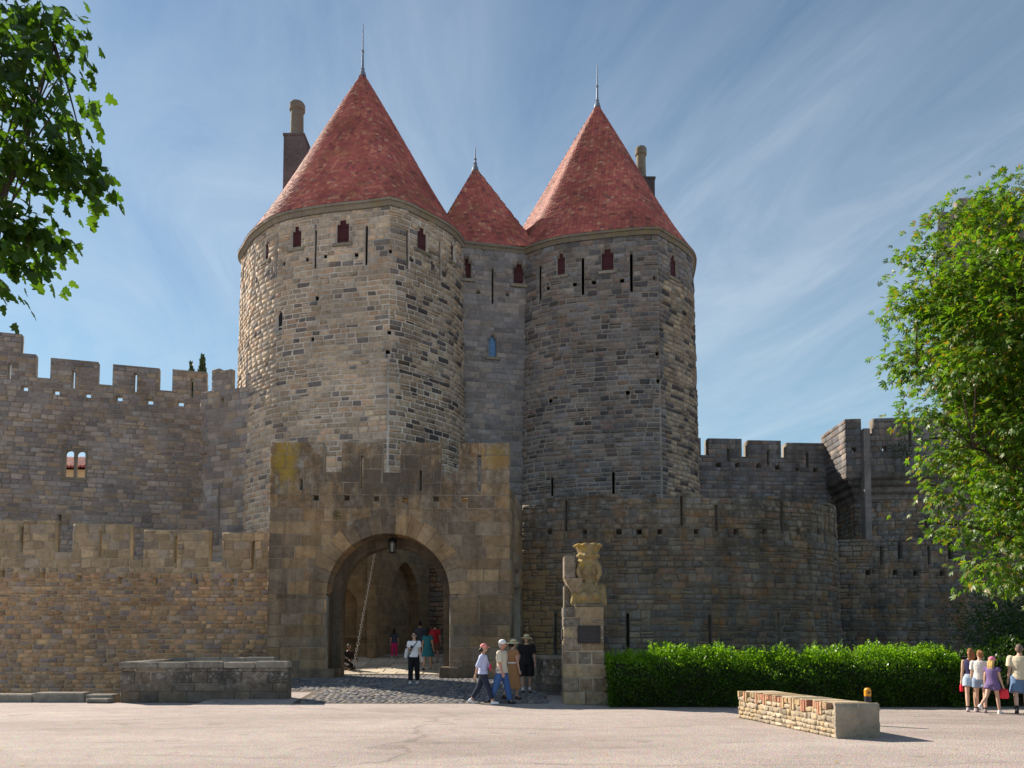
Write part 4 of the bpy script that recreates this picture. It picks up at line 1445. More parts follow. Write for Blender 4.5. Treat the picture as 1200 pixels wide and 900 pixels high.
KB = empty('kerb_wall', (-16, 21.8, 0), label='knee-high stone kerb along the ditch left of the parapet', cat='kerb')
k0 = at_z(141, 824, 0)
e = -30.0
while e < k0[0] - 0.3:
    w = random.uniform(1.0, 1.9)
    x1 = min(e + w, k0[0] - 0.35)
    mb = MB()
    yj = k0[1] + 0.30 + random.uniform(-0.02, 0.02)
    mb.prism([(e + 0.01, yj), (x1 - 0.01, yj + random.uniform(-.02, .02)), (x1 - 0.01, yj + 0.46), (e + 0.01, yj + 0.46)], -0.05, 0.25 + random.uniform(-0.03, 0.03))
    mb.build('kerb_stone', st_cap, KB, bevel=0.035)
    e = x1 if x1 > e + 0.3 else e + 2
mb = MB(); mb.prism([(k0[0] - 0.95, k0[1] - 0.05), (k0[0] - 0.3, k0[1] - 0.1), (k0[0] - 0.25, k0[1] + 0.2), (k0[0] - 0.9, k0[1] + 0.22)], 0, 0.13)
o = mb.build('stone_block', st_cap, None, bevel=0.03, label='small loose stone block lying at the end of the kerb', cat='stone')

# small wall between the gate and the statue pillar
SW = empty('side_wall', (1.0, 23, 0), label='short dark stone wall between the gatehouse corner and the statue pillar', cat='wall')
low_wall(SW, [(0.35, 24.6), (1.0, 22.6), (2.6, 22.3)], 0.0, 1.2, 0.35, lambda z: (0.3, 0.7, 0.18, 0.3), 105, 0.12, singles=80)

# ------------------------------------------------------------------ pillar with carved bust
pb = at_z(683, 826, 0)
PX, PY = pb[0], pb[1] + 0.35
st_pil = stone_mat('stone_pillar', [(0.31, 0.235, 0.15), (0.25, 0.205, 0.15), (0.34, 0.265, 0.165), (0.22, 0.19, 0.155)], 0.5, 0.3, [(BLK, 0.6, 1.6, -1, 0), (PALE, 0.35, 6.0, -1, 0)])
mo_pil = mortar_mat('mortar_pillar', (0.42, 0.36, 0.27))
st_bust = stone_mat('stone_bust', [(0.36, 0.275, 0.155)], 0.3, 0.15, [((0.46, 0.30, 0.045), 0.85, 2.2, 2.5, 3.6), (BLK, 0.45, 3.0, 2.0, 3.0)])
PIL = empty('statue_pillar', (PX, PY, 0), label='stone pillar with dark plaque carrying a carved bust, beside the hedge', cat='pillar')
SCL = PY / FPX
def pz(y): return at_y(683, y, PY - 0.3)[2]
def pxx(x): return at_y(x, 750, PY - 0.3)[0]


xl, xr = pxx(676), pxx(707)
prof = [(0.0, 717), (0.35, 716.5), (0.45, 713.5), (1.2, 712.5), (1.25, 708), (1.75, 707.5)]
z_cap = pz(711)
# courses of squared blocks, splaying towards the foot on the right-hand side
zz0 = 0.0
mbc = MB()
def half(z):                                       # left and right edge at a height
    t = np.clip(z / 1.45, 0, 1)
    return pxx(659.5), pxx(716.5) * (1 - t) + pxx(707.5) * t
ci = 0
while zz0 < z_cap - 0.05:
    h = random.uniform(0.26, 0.40)
    if z_cap - (zz0 + h) < 0.14: h = z_cap - zz0
    l, r_ = half(zz0 + h / 2)
    cuts = [l, l + (r_ - l) * random.uniform(0.28, 0.36), l + (r_ - l) * random.uniform(0.6, 0.72), r_] if ci % 2 else [l, l + (r_ - l) * random.uniform(0.42, 0.55), r_]
    for a, b in zip(cuts[:-1], cuts[1:]):
        mb = MB()
        yf = PY - 0.42 - (0.10 if zz0 < 0.3 else 0) + random.uniform(-0.012, 0.012)
        mb.box(a + 0.009, b - 0.009, yf, PY + 0.45, zz0 + 0.008, zz0 + h - 0.008)
        mb.build('pillar_stone', st_pil, PIL, bevel=0.025)
    zz0 += h
    ci += 1
mb = MB()
mb.box(pxx(660.5), pxx(706.5), PY - 0.405, PY + 0.43, 0.01, z_cap - 0.01)
mb.build('pillar_core', mo_pil, PIL)
# upright slab at the left with its bracket
mb = MB()
zl0, zl1 = pz(677), pz(651)
a, b = pxx(661.5), pxx(674)
mb.box(a, b, PY - 0.28, PY + 0.30, zl0, zl1)
mb.build('side_block', st_pil, PIL, bevel=0.02)
mb = MB()
mb.grid([[(a, PY - 0.28, zl0 - 0.004), (b + 0.2, PY - 0.28, zl0 - 0.004), (b + 0.2, PY + 0.3, zl0 - 0.004), (a, PY + 0.3, zl0 - 0.004)],
         [(b - 0.08, PY - 0.2, pz(694)), (b + 0.2, PY - 0.2, pz(694)), (b + 0.2, PY + 0.3, pz(694)), (b - 0.08, PY + 0.3, pz(694))]], close=True, cap0=True, cap1=True)
mb.build('side_bracket', st_pil, PIL)
mb = MB(); mb.box(pxx(662), pxx(677), PY + 0.0, PY + 0.44, z_cap + 0.002, pz(685)); mb.build('rear_post', st_pil, PIL, bevel=0.02)
# capital under the bust
for (x0, x1, y0_, y1_, dy) in ((673, 708, 710.8, 708.2, 0.46), (674, 707, 724, 711, 0.445)):
    mb = MB(); mb.box(pxx(x0), pxx(x1), PY - dy, PY + 0.40, pz(y0_), pz(y1_)); mb.build('moulding', st_pil, PIL, bevel=0.02)
bronze = plain_mat('plaque_bronze', (0.035, 0.032, 0.034), 0.55, 0.3, 12, metallic=0.3)
mb = MB(); mb.box(pxx(676.5), pxx(703), PY - 0.475, PY - 0.43, pz(754), pz(733.5)); pq = mb.build('plaque', bronze, PIL, bevel=0.008)
for k in range(7):
    mb = MB(); zq = pz(736.5 + k * 2.3); mb.box(pxx(679), pxx(700.5 - (k * 7) % 5), PY - 0.478, PY - 0.4745, zq - 0.012, zq)
    mb.build('raised_line', plain_mat('plaque_line', (0.06, 0.055, 0.055), 0.5, 0.2, 12) if k == 0 else MATS['plaque_line'], pq)
mb = MB(); mb.box(pxx(659.5) - 0.02, pxx(659.5) + 0.01, PY - 0.3, PY + 0.2, pz(750), pz(737)); mb.build('side_plaque', bronze, PIL)


# --- solid-modelling helper: overlapping lumps fused into one skin
def fuse(name, mb, voxel, mat, parent=None, smooth_it=3, **kw):
    me = mb.mesh('tmp')
    ob = bpy.data.objects.new('tmp', me)
    COL.objects.link(ob)
    md = ob.modifiers.new('r', 'REMESH'); md.mode = 'VOXEL'; md.voxel_size = voxel; md.use_smooth_shade = True
    if smooth_it:
        sm = ob.modifiers.new('s', 'SMOOTH'); sm.iterations = smooth_it; sm.factor = 0.5
    dg = bpy.context.evaluated_depsgraph_get()
    new = bpy.data.meshes.new_from_object(ob.evaluated_get(dg))
    bpy.data.objects.remove(ob); bpy.data.meshes.remove(me)
    new.name = name
    new.materials.clear(); new.materials.append(mat)
    new.polygons.foreach_set('use_smooth', np.ones(len(new.polygons), dtype=bool))
    return link(name, new, parent, **kw)


def ell(mb, c, r, n=14, m=9, rot=None):
    rows = []
    for i in range(m + 1):
        t = -math.pi / 2 + math.pi * (0.02 + 0.96 * i / m)
        row = []
        for k in range(n):
            a = 2 * math.pi * k / n
            v = Vector((r[0] * math.cos(t) * math.cos(a), r[1] * math.cos(t) * math.sin(a), r[2] * math.sin(t)))
            if rot is not None: v = rot @ v
            row.append(Vector(c) + v)
        rows.append(row)
    mb.grid(rows, close=True, cap0=True, cap1=True)


def loft(mb, secs, n=16):
    """secs: (cx, cy, z, rx, ry)"""
    mb.grid([[(c[0] + c[3] * math.cos(2 * math.pi * k / n), c[1] + c[4] * math.sin(2 * math.pi * k / n), c[2]) for k in range(n)] for c in secs], close=True, cap0=True, cap1=True)


def limb(mb, pts, rad, n=10):
    mb.tube(pts, rad, n)
    for p, r in zip(pts, rad): ell(mb, p, (r * 1.0, r * 1.0, r * 1.0), 10, 6)


# bust of a woman: shoulders and breast, veiled head, heavy carved crown above
bz = pz(708)
bx, by = pxx(691), PY - 0.02
u_ = (pz(636) - bz)                                # total height
mb = MB()
hw = (pxx(707) - pxx(674)) / 2
loft(mb, [(bx, by, bz, hw * .95, .36), (bx, by, bz + u_ * .10, hw * 1.02, .38), (bx, by, bz + u_ * .2, hw * 1.0, .34), (bx, by, bz + u_ * .31, hw * .86, .27), (bx, by, bz + u_ * .37, hw * .45, .2), (bx, by, bz + u_ * .44, hw * .30, .17)])
for s in (-1, 1):
    ell(mb, (bx + s * hw * .40, by - .30, bz + u_ * .135), (hw * .33, .15, .15))
    limb(mb, [(bx + s * hw * .92, by, bz + u_ * .27), (bx + s * hw * 1.02, by - .08, bz + u_ * .03)], [.13, .12])
loft(mb, [(bx, by + .10, bz + u_ * .34, hw * .74, .22), (bx, by + .08, bz + u_ * .45, hw * .88, .26), (bx, by + .08, bz + u_ * .62, hw * .90, .28), (bx, by + .06, bz + u_ * .71, hw * .82, .28), (bx, by + .03, bz + u_ * .77, hw * .62, .27)], 20)  # hood
arc = [(bx - hw * .76 * math.cos(t), by - .15, bz + u_ * .545 + u_ * .175 * math.sin(t)) for t in np.linspace(-.62, math.pi + .62, 17)]
limb(mb, arc, [.075] * 17)                                                              # heavy hood rim framing the face
ell(mb, (bx, by - .14, bz + u_ * .555), (hw * .46, .17, u_ * .14))                    # face
ell(mb, (bx, by - .315, bz + u_ * .55), (.034, .045, .075))
for s in (-1, 1):
    ell(mb, (bx + s * .085, by - .285, bz + u_ * .585), (.058, .03, .02)); ell(mb, (bx + s * .08, by - .275, bz + u_ * .565), (.034, .025, .018))
    ell(mb, (bx + s * .12, by - .25, bz + u_ * .515), (.06, .05, .06))
ell(mb, (bx, by - .295, bz + u_ * .487), (.07, .025, .018)); ell(mb, (bx, by - .275, bz + u_ * .445), (.06, .05, .035))
limb(mb, [(bx, by - .06, bz + u_ * .44), (bx, by - .05, bz + u_ * .33)], [.14, .17])
loft(mb, [(bx, by, bz + u_ * .755, hw * .68, .29), (bx, by, bz + u_ * .80, hw * .80, .33), (bx, by, bz + u_ * .84, hw * .72, .30), (bx, by, bz + u_ * .91, hw * .86, .34), (bx, by, bz + u_ * .97, hw * .96, .38), (bx, by, bz + u_ * .985, hw * .88, .34)])
for k in range(9):
    a = k * 2 * math.pi / 9 + .2
    ell(mb, (bx + hw * .86 * math.cos(a), by + .34 * math.sin(a), bz + u_ * .965), (.10, .09, .055))
    ell(mb, (bx + hw * .70 * math.cos(a), by + .29 * math.sin(a), bz + u_ * .80), (.07, .07, .06))
neck = [(bx - hw * .5 * math.cos(t), by - .27 - .05 * math.sin(t), bz + u_ * (.36 - .12 * math.sin(t))) for t in np.linspace(0, math.pi, 9)]
limb(mb, neck, [.022] * 9)
fuse('carved_bust', mb, 0.016, st_bust, None, 1, label='weathered yellow stone bust of a veiled woman with carved crown', cat='bust')

# ------------------------------------------------------------------ low wall of rubble with a toothed brick top
wl = at_z(866, 841, 0); wr_ = at_z(980, 865.5, 0)
wl = np.array([wl[0], wl[1]]); wr_ = np.array([wr_[0], wr_[1]])
hR = at_y(980, 823, wr_[1])[2]
BW = empty('low_brick_wall', (float(wl[0]), float((wl[1] + wr_[1]) / 2), 0), label='low sunlit rubble wall topped with toothed orange bricks', cat='wall')
rub = stone_mat('stone_rubble', [(0.42, 0.34, 0.24), (0.36, 0.29, 0.20), (0.48, 0.40, 0.29), (0.33, 0.27, 0.20), (0.44, 0.33, 0.20)], 0.4, 0.15)
mo_rub = mortar_mat('mortar_rubble', (0.46, 0.38, 0.28))
brickm = stone_mat('brick', [(0.46, 0.24, 0.15), (0.46, 0.34, 0.19), (0.42, 0.20, 0.13), (0.50, 0.38, 0.24), (0.44, 0.29, 0.18)], 0.45, 0.2)
render_ = mortar_mat('wall_render', (0.40, 0.34, 0.26), 0.45)
Pw = Path([wl, wr_])
Tw = 0.62
endp = at_z(1035, 864, 0)
Tw = float(np.dot(np.array([endp[0], endp[1]]) - wr_, -Pw.segn[0]))
Tw = min(max(Tw, 0.45), 0.8)
zw = hR - 0.04
masonry(BW, Pw, -0.02, zw - 0.10, [], lambda z: (0.10, 0.26, 0.07, 0.13), rub, mo_rub, Tw, 0.0, (0.012, 0.035), 0.02, jit=0.15, inset=0.15, zrange=(0.0, zw - 0.10), seed=111, singles=300, split=0.1)
mb = MB(); p = [Pw.xy(Pw.L - 0.02, 0.015), Pw.xy(Pw.L + 0.0, 0.015)]
e0 = wr_ + Pw.segt[0] * 0.05
mb.prism([wr_ + Pw.segn[0] * 0.012, e0 + Pw.segn[0] * 0.012, e0 - Pw.segn[0] * (Tw + 0.012), wr_ - Pw.segn[0] * (Tw + 0.012)], 0, zw + 0.02); pass
mb = MB()                                              # uneven lime render over the end
gN, gM = 14, 10
gg_ = np.random.default_rng(3)
bul = gg_.normal(0, 0.008, (gM + 1, gN + 1))
rows_ = []
for j_ in range(gM + 1):
    rw_ = []
    for i_ in range(gN + 1):
        q_ = wr_ + Pw.segn[0] * (0.012 - (Tw + 0.024) * i_ / gN) + Pw.segt[0] * (0.045 + bul[j_, i_] - 0.03 * (abs(i_ / gN - .5) > .46) - 0.03 * (j_ == gM))
        rw_.append((q_[0], q_[1], (zw + 0.02) * j_ / gM + (gg_.normal(0, 0.006) if 0 < j_ < gM else 0)))
    rows_.append(rw_)
back_ = [[(p_[0] - Pw.segt[0][0] * 0.06, p_[1] - Pw.segt[0][1] * 0.06, p_[2]) for p_ in r_] for r_ in rows_]
mb.grid(rows_)
for r_, b_ in ((rows_[-1], back_[-1]), ([r[0] for r in rows_], [r[0] for r in back_]), ([r[-1] for r in rows_], [r[-1] for r in back_])): mb.grid([r_, b_])
mb.build('rendered_end', render_, BW)
mb = MB(); mb.prism([Pw.xy(0, -0.10), Pw.xy(Pw.L - 0.002, -0.10), Pw.xy(Pw.L - 0.002, -Tw - 0.02), Pw.xy(0, -Tw - 0.02)], zw - 0.098, zw); mb.build('top_bed', mo_rub, BW)
u = 0.02
k = 0
br = random.Random(5)
while u < Pw.L - 0.30:
    w = br.uniform(0.055, 0.075)
    lng = 0.21 if (k % 5 in (1, 2)) else 0.105 + br.uniform(-.015, .02)
    if br.random() < 0.06: u += br.uniform(0.12, 0.26)
    mb = MB()
    pr_ = 0.015 + br.uniform(0, 0.02)
    mb.prism([Pw.xy(u, pr_), Pw.xy(u + w, pr_), Pw.xy(u + w, -0.11), Pw.xy(u, -0.11)], zw - lng, zw + br.uniform(-0.01, 0.018))
    mb.build('brick', brickm, BW, bevel=0.006)
    u += w + 0.012
    k += 1
u = 0.1
while u < Pw.L - 0.3:                               # flat capping bricks and stones behind
    w = br.uniform(0.18, 0.34)
    mb = MB(); mb.prism([Pw.xy(u, -0.12), Pw.xy(u + w, -0.12), Pw.xy(u + w, -Tw + 0.02), Pw.xy(u, -Tw + 0.02)], zw - 0.02, zw + br.uniform(0.004, 0.02)); mb.build('capping_stone', rub, BW, bevel=0.01)
    u += w + 0.02
nt_ = None

# bollard behind the low wall
bp = at_y(1016.5, 806, 15.6)
BOL = empty('bollard', (bp[0], 15.6, 0), label='short black bollard with bright orange reflector head behind the brick wall', cat='bollard')
blk = plain_mat('bollard_black', (0.03, 0.03, 0.035), 0.45, 0.2, 20)
org = plain_mat('bollard_orange', (0.75, 0.30, 0.02), 0.4, 0.1, 20)
zt = bp[2]
mb = MB(); mb.lathe([(0.065, 0), (0.065, zt - 0.175), (0.06, zt - 0.17)], bp[0], 15.6, 18); mb.build('post', blk, BOL)
mb = MB(); mb.lathe([(0.062, zt - 0.17), (0.066, zt - 0.16), (0.066, zt - 0.04), (0.045, zt - 0.008), (0.01, zt)], bp[0], 15.6, 18); hd = mb.build('head', org, BOL)
mb = MB(); mb.lathe([(0.022, 0), (0.022, 0.012)], 0, 0, 12); o = mb.build('reflector', blk, hd)
o.matrix_basis = Matrix.Translation((bp[0], 15.6 - 0.062, zt - 0.09)) @ Matrix.Rotation(math.pi / 2, 4, 'X')

# fallen leaves on the paving
yl_ = leaf_mat('fallen_leaf', [(0.50, 0.34, 0.03), (0.42, 0.22, 0.03), (0.55, 0.42, 0.06)], 0.2)
for (x, y) in ((144, 856), (1, 878), (27, 896), (243, 838), (90, 846), (560, 872), (712, 884), (980, 893), (1120, 878)):
    p = at_z(x, y, 0.012)
    s = random.uniform(0.05, 0.09)
    mb = MB()
    a0 = random.uniform(0, 6.28)
    pts = [(0, 0)] + [(math.cos(a) * r, math.sin(a) * r) for a, r in ((-2.4, .35), (-1.6, .55), (-1.1, .35), (-.6, .8), (-.25, .5), (0, 1.0), (.25, .5), (.6, .8), (1.1, .35), (1.6, .55), (2.4, .35))]
    P3 = [Vector((math.cos(a0) * q[0] - math.sin(a0) * q[1], math.sin(a0) * q[0] + math.cos(a0) * q[1], 0.15 * (q[0] ** 2 + q[1] ** 2))) * s + Vector(p) for q in pts]
    for k in range(1, len(P3) - 1): mb.poly([P3[0], P3[k], P3[k + 1]])
    mb.build('fallen_leaf', yl_, None, label='yellow fallen leaf lying on the pale paving', cat='leaf', group='fallen leaves on the paving')
# ------------------------------------------------------------------ foliage
def unit(v): return v / np.maximum(1e-9, np.linalg.norm(v, axis=-1, keepdims=True))


def frames(dirs, g, tilt=1.0):
    """leaf frames: x along the leaf, z its face"""
    x = unit(dirs)
    up = np.tile(np.array([0, 0, 1.0]), (len(x), 1)) + g.normal(0, 0.55 * tilt, x.shape)
    y = unit(np.cross(up, x))
    z = np.cross(x, y)
    return np.stack([x, y, z], -1)                      # columns


def scatter(template, faces, P, Fr, S):
    """template (k,3)"""
    V = np.einsum('nij,kj->nki', Fr, template) * S[:, None, None] + P[:, None, :]
    k = len(template)
    Fc = (np.asarray(faces)[None] + (np.arange(len(P)) * k)[:, None, None]).reshape(-1, np.asarray(faces).shape[1])
    return V.reshape(-1, 3), Fc


bark = stone_mat('bark', [(0.10, 0.08, 0.06)], 0.4, 0.2)


def bez(a, c, b, n=8):
    a, b, c = Vector(a), Vector(b), Vector(c)
    return [a * (1 - t) ** 2 + c * 2 * t * (1 - t) + b * t * t for t in np.linspace(0, 1, n)]


def inside(poly, x, y):
    r = False
    n = len(poly)
    for i in range(n):
        (x0, y0), (x1, y1) = poly[i], poly[(i + 1) % n]
        if (y0 > y) != (y1 > y) and x < (x1 - x0) * (y - y0) / (y1 - y0) + x0: r = not r
    return r


# --- horse chestnut on the right
g = np.random.default_rng(5)
TR = empty('chestnut_tree', (14.7, 20.6, 0), label='leafy sunlit chestnut tree hiding the tall tower on the right', cat='tree')
crown = [(1200, 212), (1180, 214), (1150, 232), (1118, 243), (1092, 280), (1102, 300), (1068, 328), (1037, 348), (1040, 362), (1068, 375), (1052, 400), (1047, 440), (1085, 450), (1078, 475),
         (1068, 492), (1095, 515), (1090, 540), (1112, 560), (1092, 588), (1120, 612), (1108, 632), (1140, 650), (1150, 672), (1175, 684), (1200, 690), (1520, 690), (1560, 440), (1480, 215), (1350, 120), (1250, 150)]
C0 = np.array([14.7, 20.6, 8.7])
cl_, tries = [], 0
while len(cl_) < 360 and tries < 60000:
    tries += 1
    v = g.normal(size=3); v /= np.linalg.norm(v)
    p = C0 + v * g.random() ** 0.42 * np.array([5.4, 3.6, 5.9])
    x, y, d = project(p)
    if not (inside(crown, x[0] - 30, y[0] - 8) and inside(crown, x[0] - 28, y[0] + 16)): continue
    if any(np.linalg.norm(p - q) < 0.42 for q in cl_): continue
    cl_.append(p)
for (x, y) in ((1062, 352), (1062, 430), (1080, 300), (1100, 262), (1150, 242), (1185, 226), (1085, 485), (1105, 580), (1125, 620), (1160, 668), (1190, 676), (1075, 360), (1090, 440), (1108, 535), (1060, 412)):
    cl_.append(at_y(x, y, 20.6 + g.normal() * 0.8))
cl_ = np.array(cl_)
# limbs: trunk, main boughs, then one twig to each clump
mb = MB()
tr = [(14.7, 20.6, -0.1), (14.75, 20.6, 2.0), (14.6, 20.7, 4.5), (14.75, 20.5, 7.5), (14.6, 20.6, 10.5), (14.7, 20.6, 12.6)]
mb.tube(tr, [0.36, 0.28, 0.24, 0.18, 0.11, 0.04], 12)
mb.build('trunk', bark, TR, smooth=True)
bough_pts = []
for k in range(16):
    z = 3.4 + 8.0 * k / 16
    a = k * 2.4 + 0.4
    ln_ = 3.4 - abs(z - 7) * 0.25
    t0 = Vector((14.68, 20.6, z)); e_ = t0 + Vector((math.cos(a) * ln_ * 1.15, math.sin(a) * ln_ * 0.75, ln_ * 0.42))
    pts = bez(t0, t0 + (e_ - t0) * 0.5 + Vector((0, 0, 0.5)), e_, 9)
    mb = MB(); mb.tube(pts, [0.11 - 0.011 * i for i in range(9)], 7); mb.build('bough', bark, TR, smooth=True)
    bough_pts += pts
mb = MB()
BPs = np.array([tuple(p) for p in bough_pts])
for c in cl_:
    d2 = np.linalg.norm(BPs - c, axis=1) + np.maximum(0, BPs[:, 2] - c[2]) * 0.4
    s = BPs[int(np.argmin(d2))]
    mb.tube(bez(s, (s + c) / 2 + np.array([0, 0, 0.25]), c, 5), [0.032, 0.026, 0.02, 0.014, 0.008], 5)
link('twigs', mb.mesh('twigs', bark), TR, kind='stuff')
P_, D_, S_ = [], [], []
for c in cl_:
    n = int(g.integers(105, 165))
    off = g.normal(size=(n, 3)) * np.array([0.36, 0.40, 0.27])
    P_.append(c + off)
    out = unit(off + unit((c - C0)[None]) * 0.25) + np.array([0, 0, -0.35]) + g.normal(0, 0.25, (n, 3))
    D_.append(out); S_.append(g.uniform(0.13, 0.23, n))
P_, D_, S_ = np.concatenate(P_), np.concatenate(D_), np.concatenate(S_)
tmpl, fc = [], []
for k, (a, l) in enumerate(((-1.15, .62), (-.55, .9), (0, 1.0), (.55, .9), (1.15, .62))):      # five leaflets from one stalk
    b = len(tmpl)
    ca, sa = math.cos(a), math.sin(a)
    def rot(x, y, z): return (ca * x - sa * y, sa * x + ca * y, z)
    tmpl += [rot(0.04, 0, 0), rot(l * .62, -.13, -.10), rot(l, 0, -.28), rot(l * .62, .13, -.10), ]
    fc.append((b, b + 1, b + 2, b + 3))
V, Fc = scatter(np.array(tmpl), fc, P_, frames(D_, g), S_)
chest = leaf_mat('chestnut_leaf', [(0.03, 0.08, 0.008), (0.05, 0.12, 0.010), (0.075, 0.165, 0.012), (0.10, 0.20, 0.016), (0.12, 0.22, 0.018), (0.22, 0.11, 0.035)], 0.45)
link('crown', arrays_mesh('crown', V, Fc, chest), TR, kind='stuff')

# --- plane-like tree whose branches hang in from the left
g = np.random.default_rng(8)
TL = empty('maple_tree', (-10.2, 8.2, 0), label='dark leafy branches of a lobed-leaf tree hanging in from the left', cat='tree')
mb = MB()
mb.tube([(-10.2, 8.2, -0.1), (-10.15, 8.2, 2.5), (-10.0, 8.3, 5.5), (-9.9, 8.4, 8.5), (-9.8, 8.3, 11.0)], [0.34, 0.27, 0.22, 0.15, 0.05], 12)
mb.build('trunk', bark, TL, smooth=True)
targets = []
for (x, y, Y, n) in ((60, 15, 8.3, 3), (95, 35, 8.6, 2), (90, 75, 8.2, 2), (40, 60, 8.0, 4), (60, 125, 8.4, 3), (95, 145, 8.3, 2), (25, 110, 8.1, 4), (70, 180, 8.2, 4), (100, 190, 8.3, 3), (122, 206, 8.3, 3), (15, 165, 8.0, 4),
                     (40, 195, 8.4, 3), (70, 205, 8.2, 2), (10, 205, 8.3, 1), (15, 262, 8.1, 3), (45, 268, 8.2, 4), (70, 275, 8.3, 2), (15, 300, 8.2, 3), (50, 305, 8.2, 3), (8, 338, 8.1, 2), (62, 258, 8.3, 1), (90, 108, 8.3, 1), (30, 20, 8.4, 4), (5, 60, 8.2, 4), (105, 222, 8.3, 1)):
    p = at_y(x - (8 if y < 110 else 18), y - 4, Y)
    targets.append((p, n))
for k in range(120):                                  # the rest of the crown, out of the picture
    v = g.normal(size=3); v /= np.linalg.norm(v)
    p = np.array([-9.6, 8.4, 8.8]) + v * g.random() ** 0.4 * np.array([3.4, 3.2, 3.2])
    x, y, d = project(p)
    if x[0] > -35 and y[0] > -60: continue
    targets.append((p, 4))
mb = MB()
for k, z in enumerate((5.2, 5.9, 6.6, 7.4, 8.2)):
    t0 = Vector((-10.05, 8.28, z)); e_ = Vector((-6.0 + 0.15 * k, 8.3 + 0.1 * k, z + 0.5))
    pts = bez(t0, (t0 + e_) / 2 + Vector((0, 0, 0.5)), e_, 9)
    m2 = MB(); m2.tube(pts, [0.085 - 0.008 * i for i in range(9)], 8); m2.build('bough', bark, TL, smooth=True)
    for p, n in targets[k::5]:
        s = min(pts, key=lambda q: (q - Vector(p)).length)
        mb.tube(bez(s, (s + Vector(p)) / 2 + Vector((0, 0, 0.15)), p, 6), [0.018, 0.015, 0.012, 0.009, 0.007, 0.005], 5)
link('twigs', mb.mesh('twigs', bark), TL, kind='stuff')
LP, LD, LS = [], [], []
for p, n in targets:
    m_ = n * 14 + 8
    off = g.normal(size=(m_, 3)) * np.array([0.125, 0.22, 0.085]); off[:, 2] -= 0.35 * np.abs(off[:, 0])
    LP.append(p + off)
    LD.append(unit(off) * 0.7 + np.array([0.35, -0.1, -0.75]) + g.normal(0, 0.3, (m_, 3)))
    LS.append(g.uniform(0.10, 0.175, m_))
LP, LD, LS = np.concatenate(LP), np.concatenate(LD), np.concatenate(LS)
lx_ = [(0, 0), (.10, -.28), (.06, -.46), (.34, -.34), (.42, -.52), (.56, -.22), (.78, -.26), (1.0, 0), (.78, .26), (.56, .22), (.42, .52), (.34, .34), (.06, .46), (.10, .28)]
lt = np.array([(a, b, -0.22 * a * a - 0.25 * abs(b)) for a, b in lx_] + [(.42, 0, 0.0)])
lf = [(14, i, (i + 1) % 14) for i in range(14)]
Fr = frames(LD, g, 0.9)
px_, py_, dp_ = project(LP)
vis = np.where((px_ > 6) & (py_ > 6) & (py_ < 890))[0]
solo = vis[np.argsort(dp_[vis] - LS[vis] * 4)][:300]
rest = np.setdiff1d(np.arange(len(LP)), solo)
mapl = leaf_mat('maple_leaf', [(0.022, 0.060, 0.010), (0.035, 0.085, 0.012), (0.06, 0.12, 0.014), (0.03, 0.07, 0.012)], 0.5)
V, Fc = scatter(lt, lf, LP[rest], Fr[rest], LS[rest])
link('crown', arrays_mesh('crown', V, Fc, mapl), TL, kind='stuff')
lme = arrays_mesh('leaf', lt, lf, mapl)
for i in solo:
    o = bpy.data.objects.new('leaf', lme); COL.objects.link(o); o.parent = TL; o.matrix_parent_inverse = world_of(TL).inverted()
    M = np.eye(4); M[:3, :3] = Fr[i] * LS[i]; M[:3, 3] = LP[i]
    o.matrix_basis = Matrix(M.tolist())


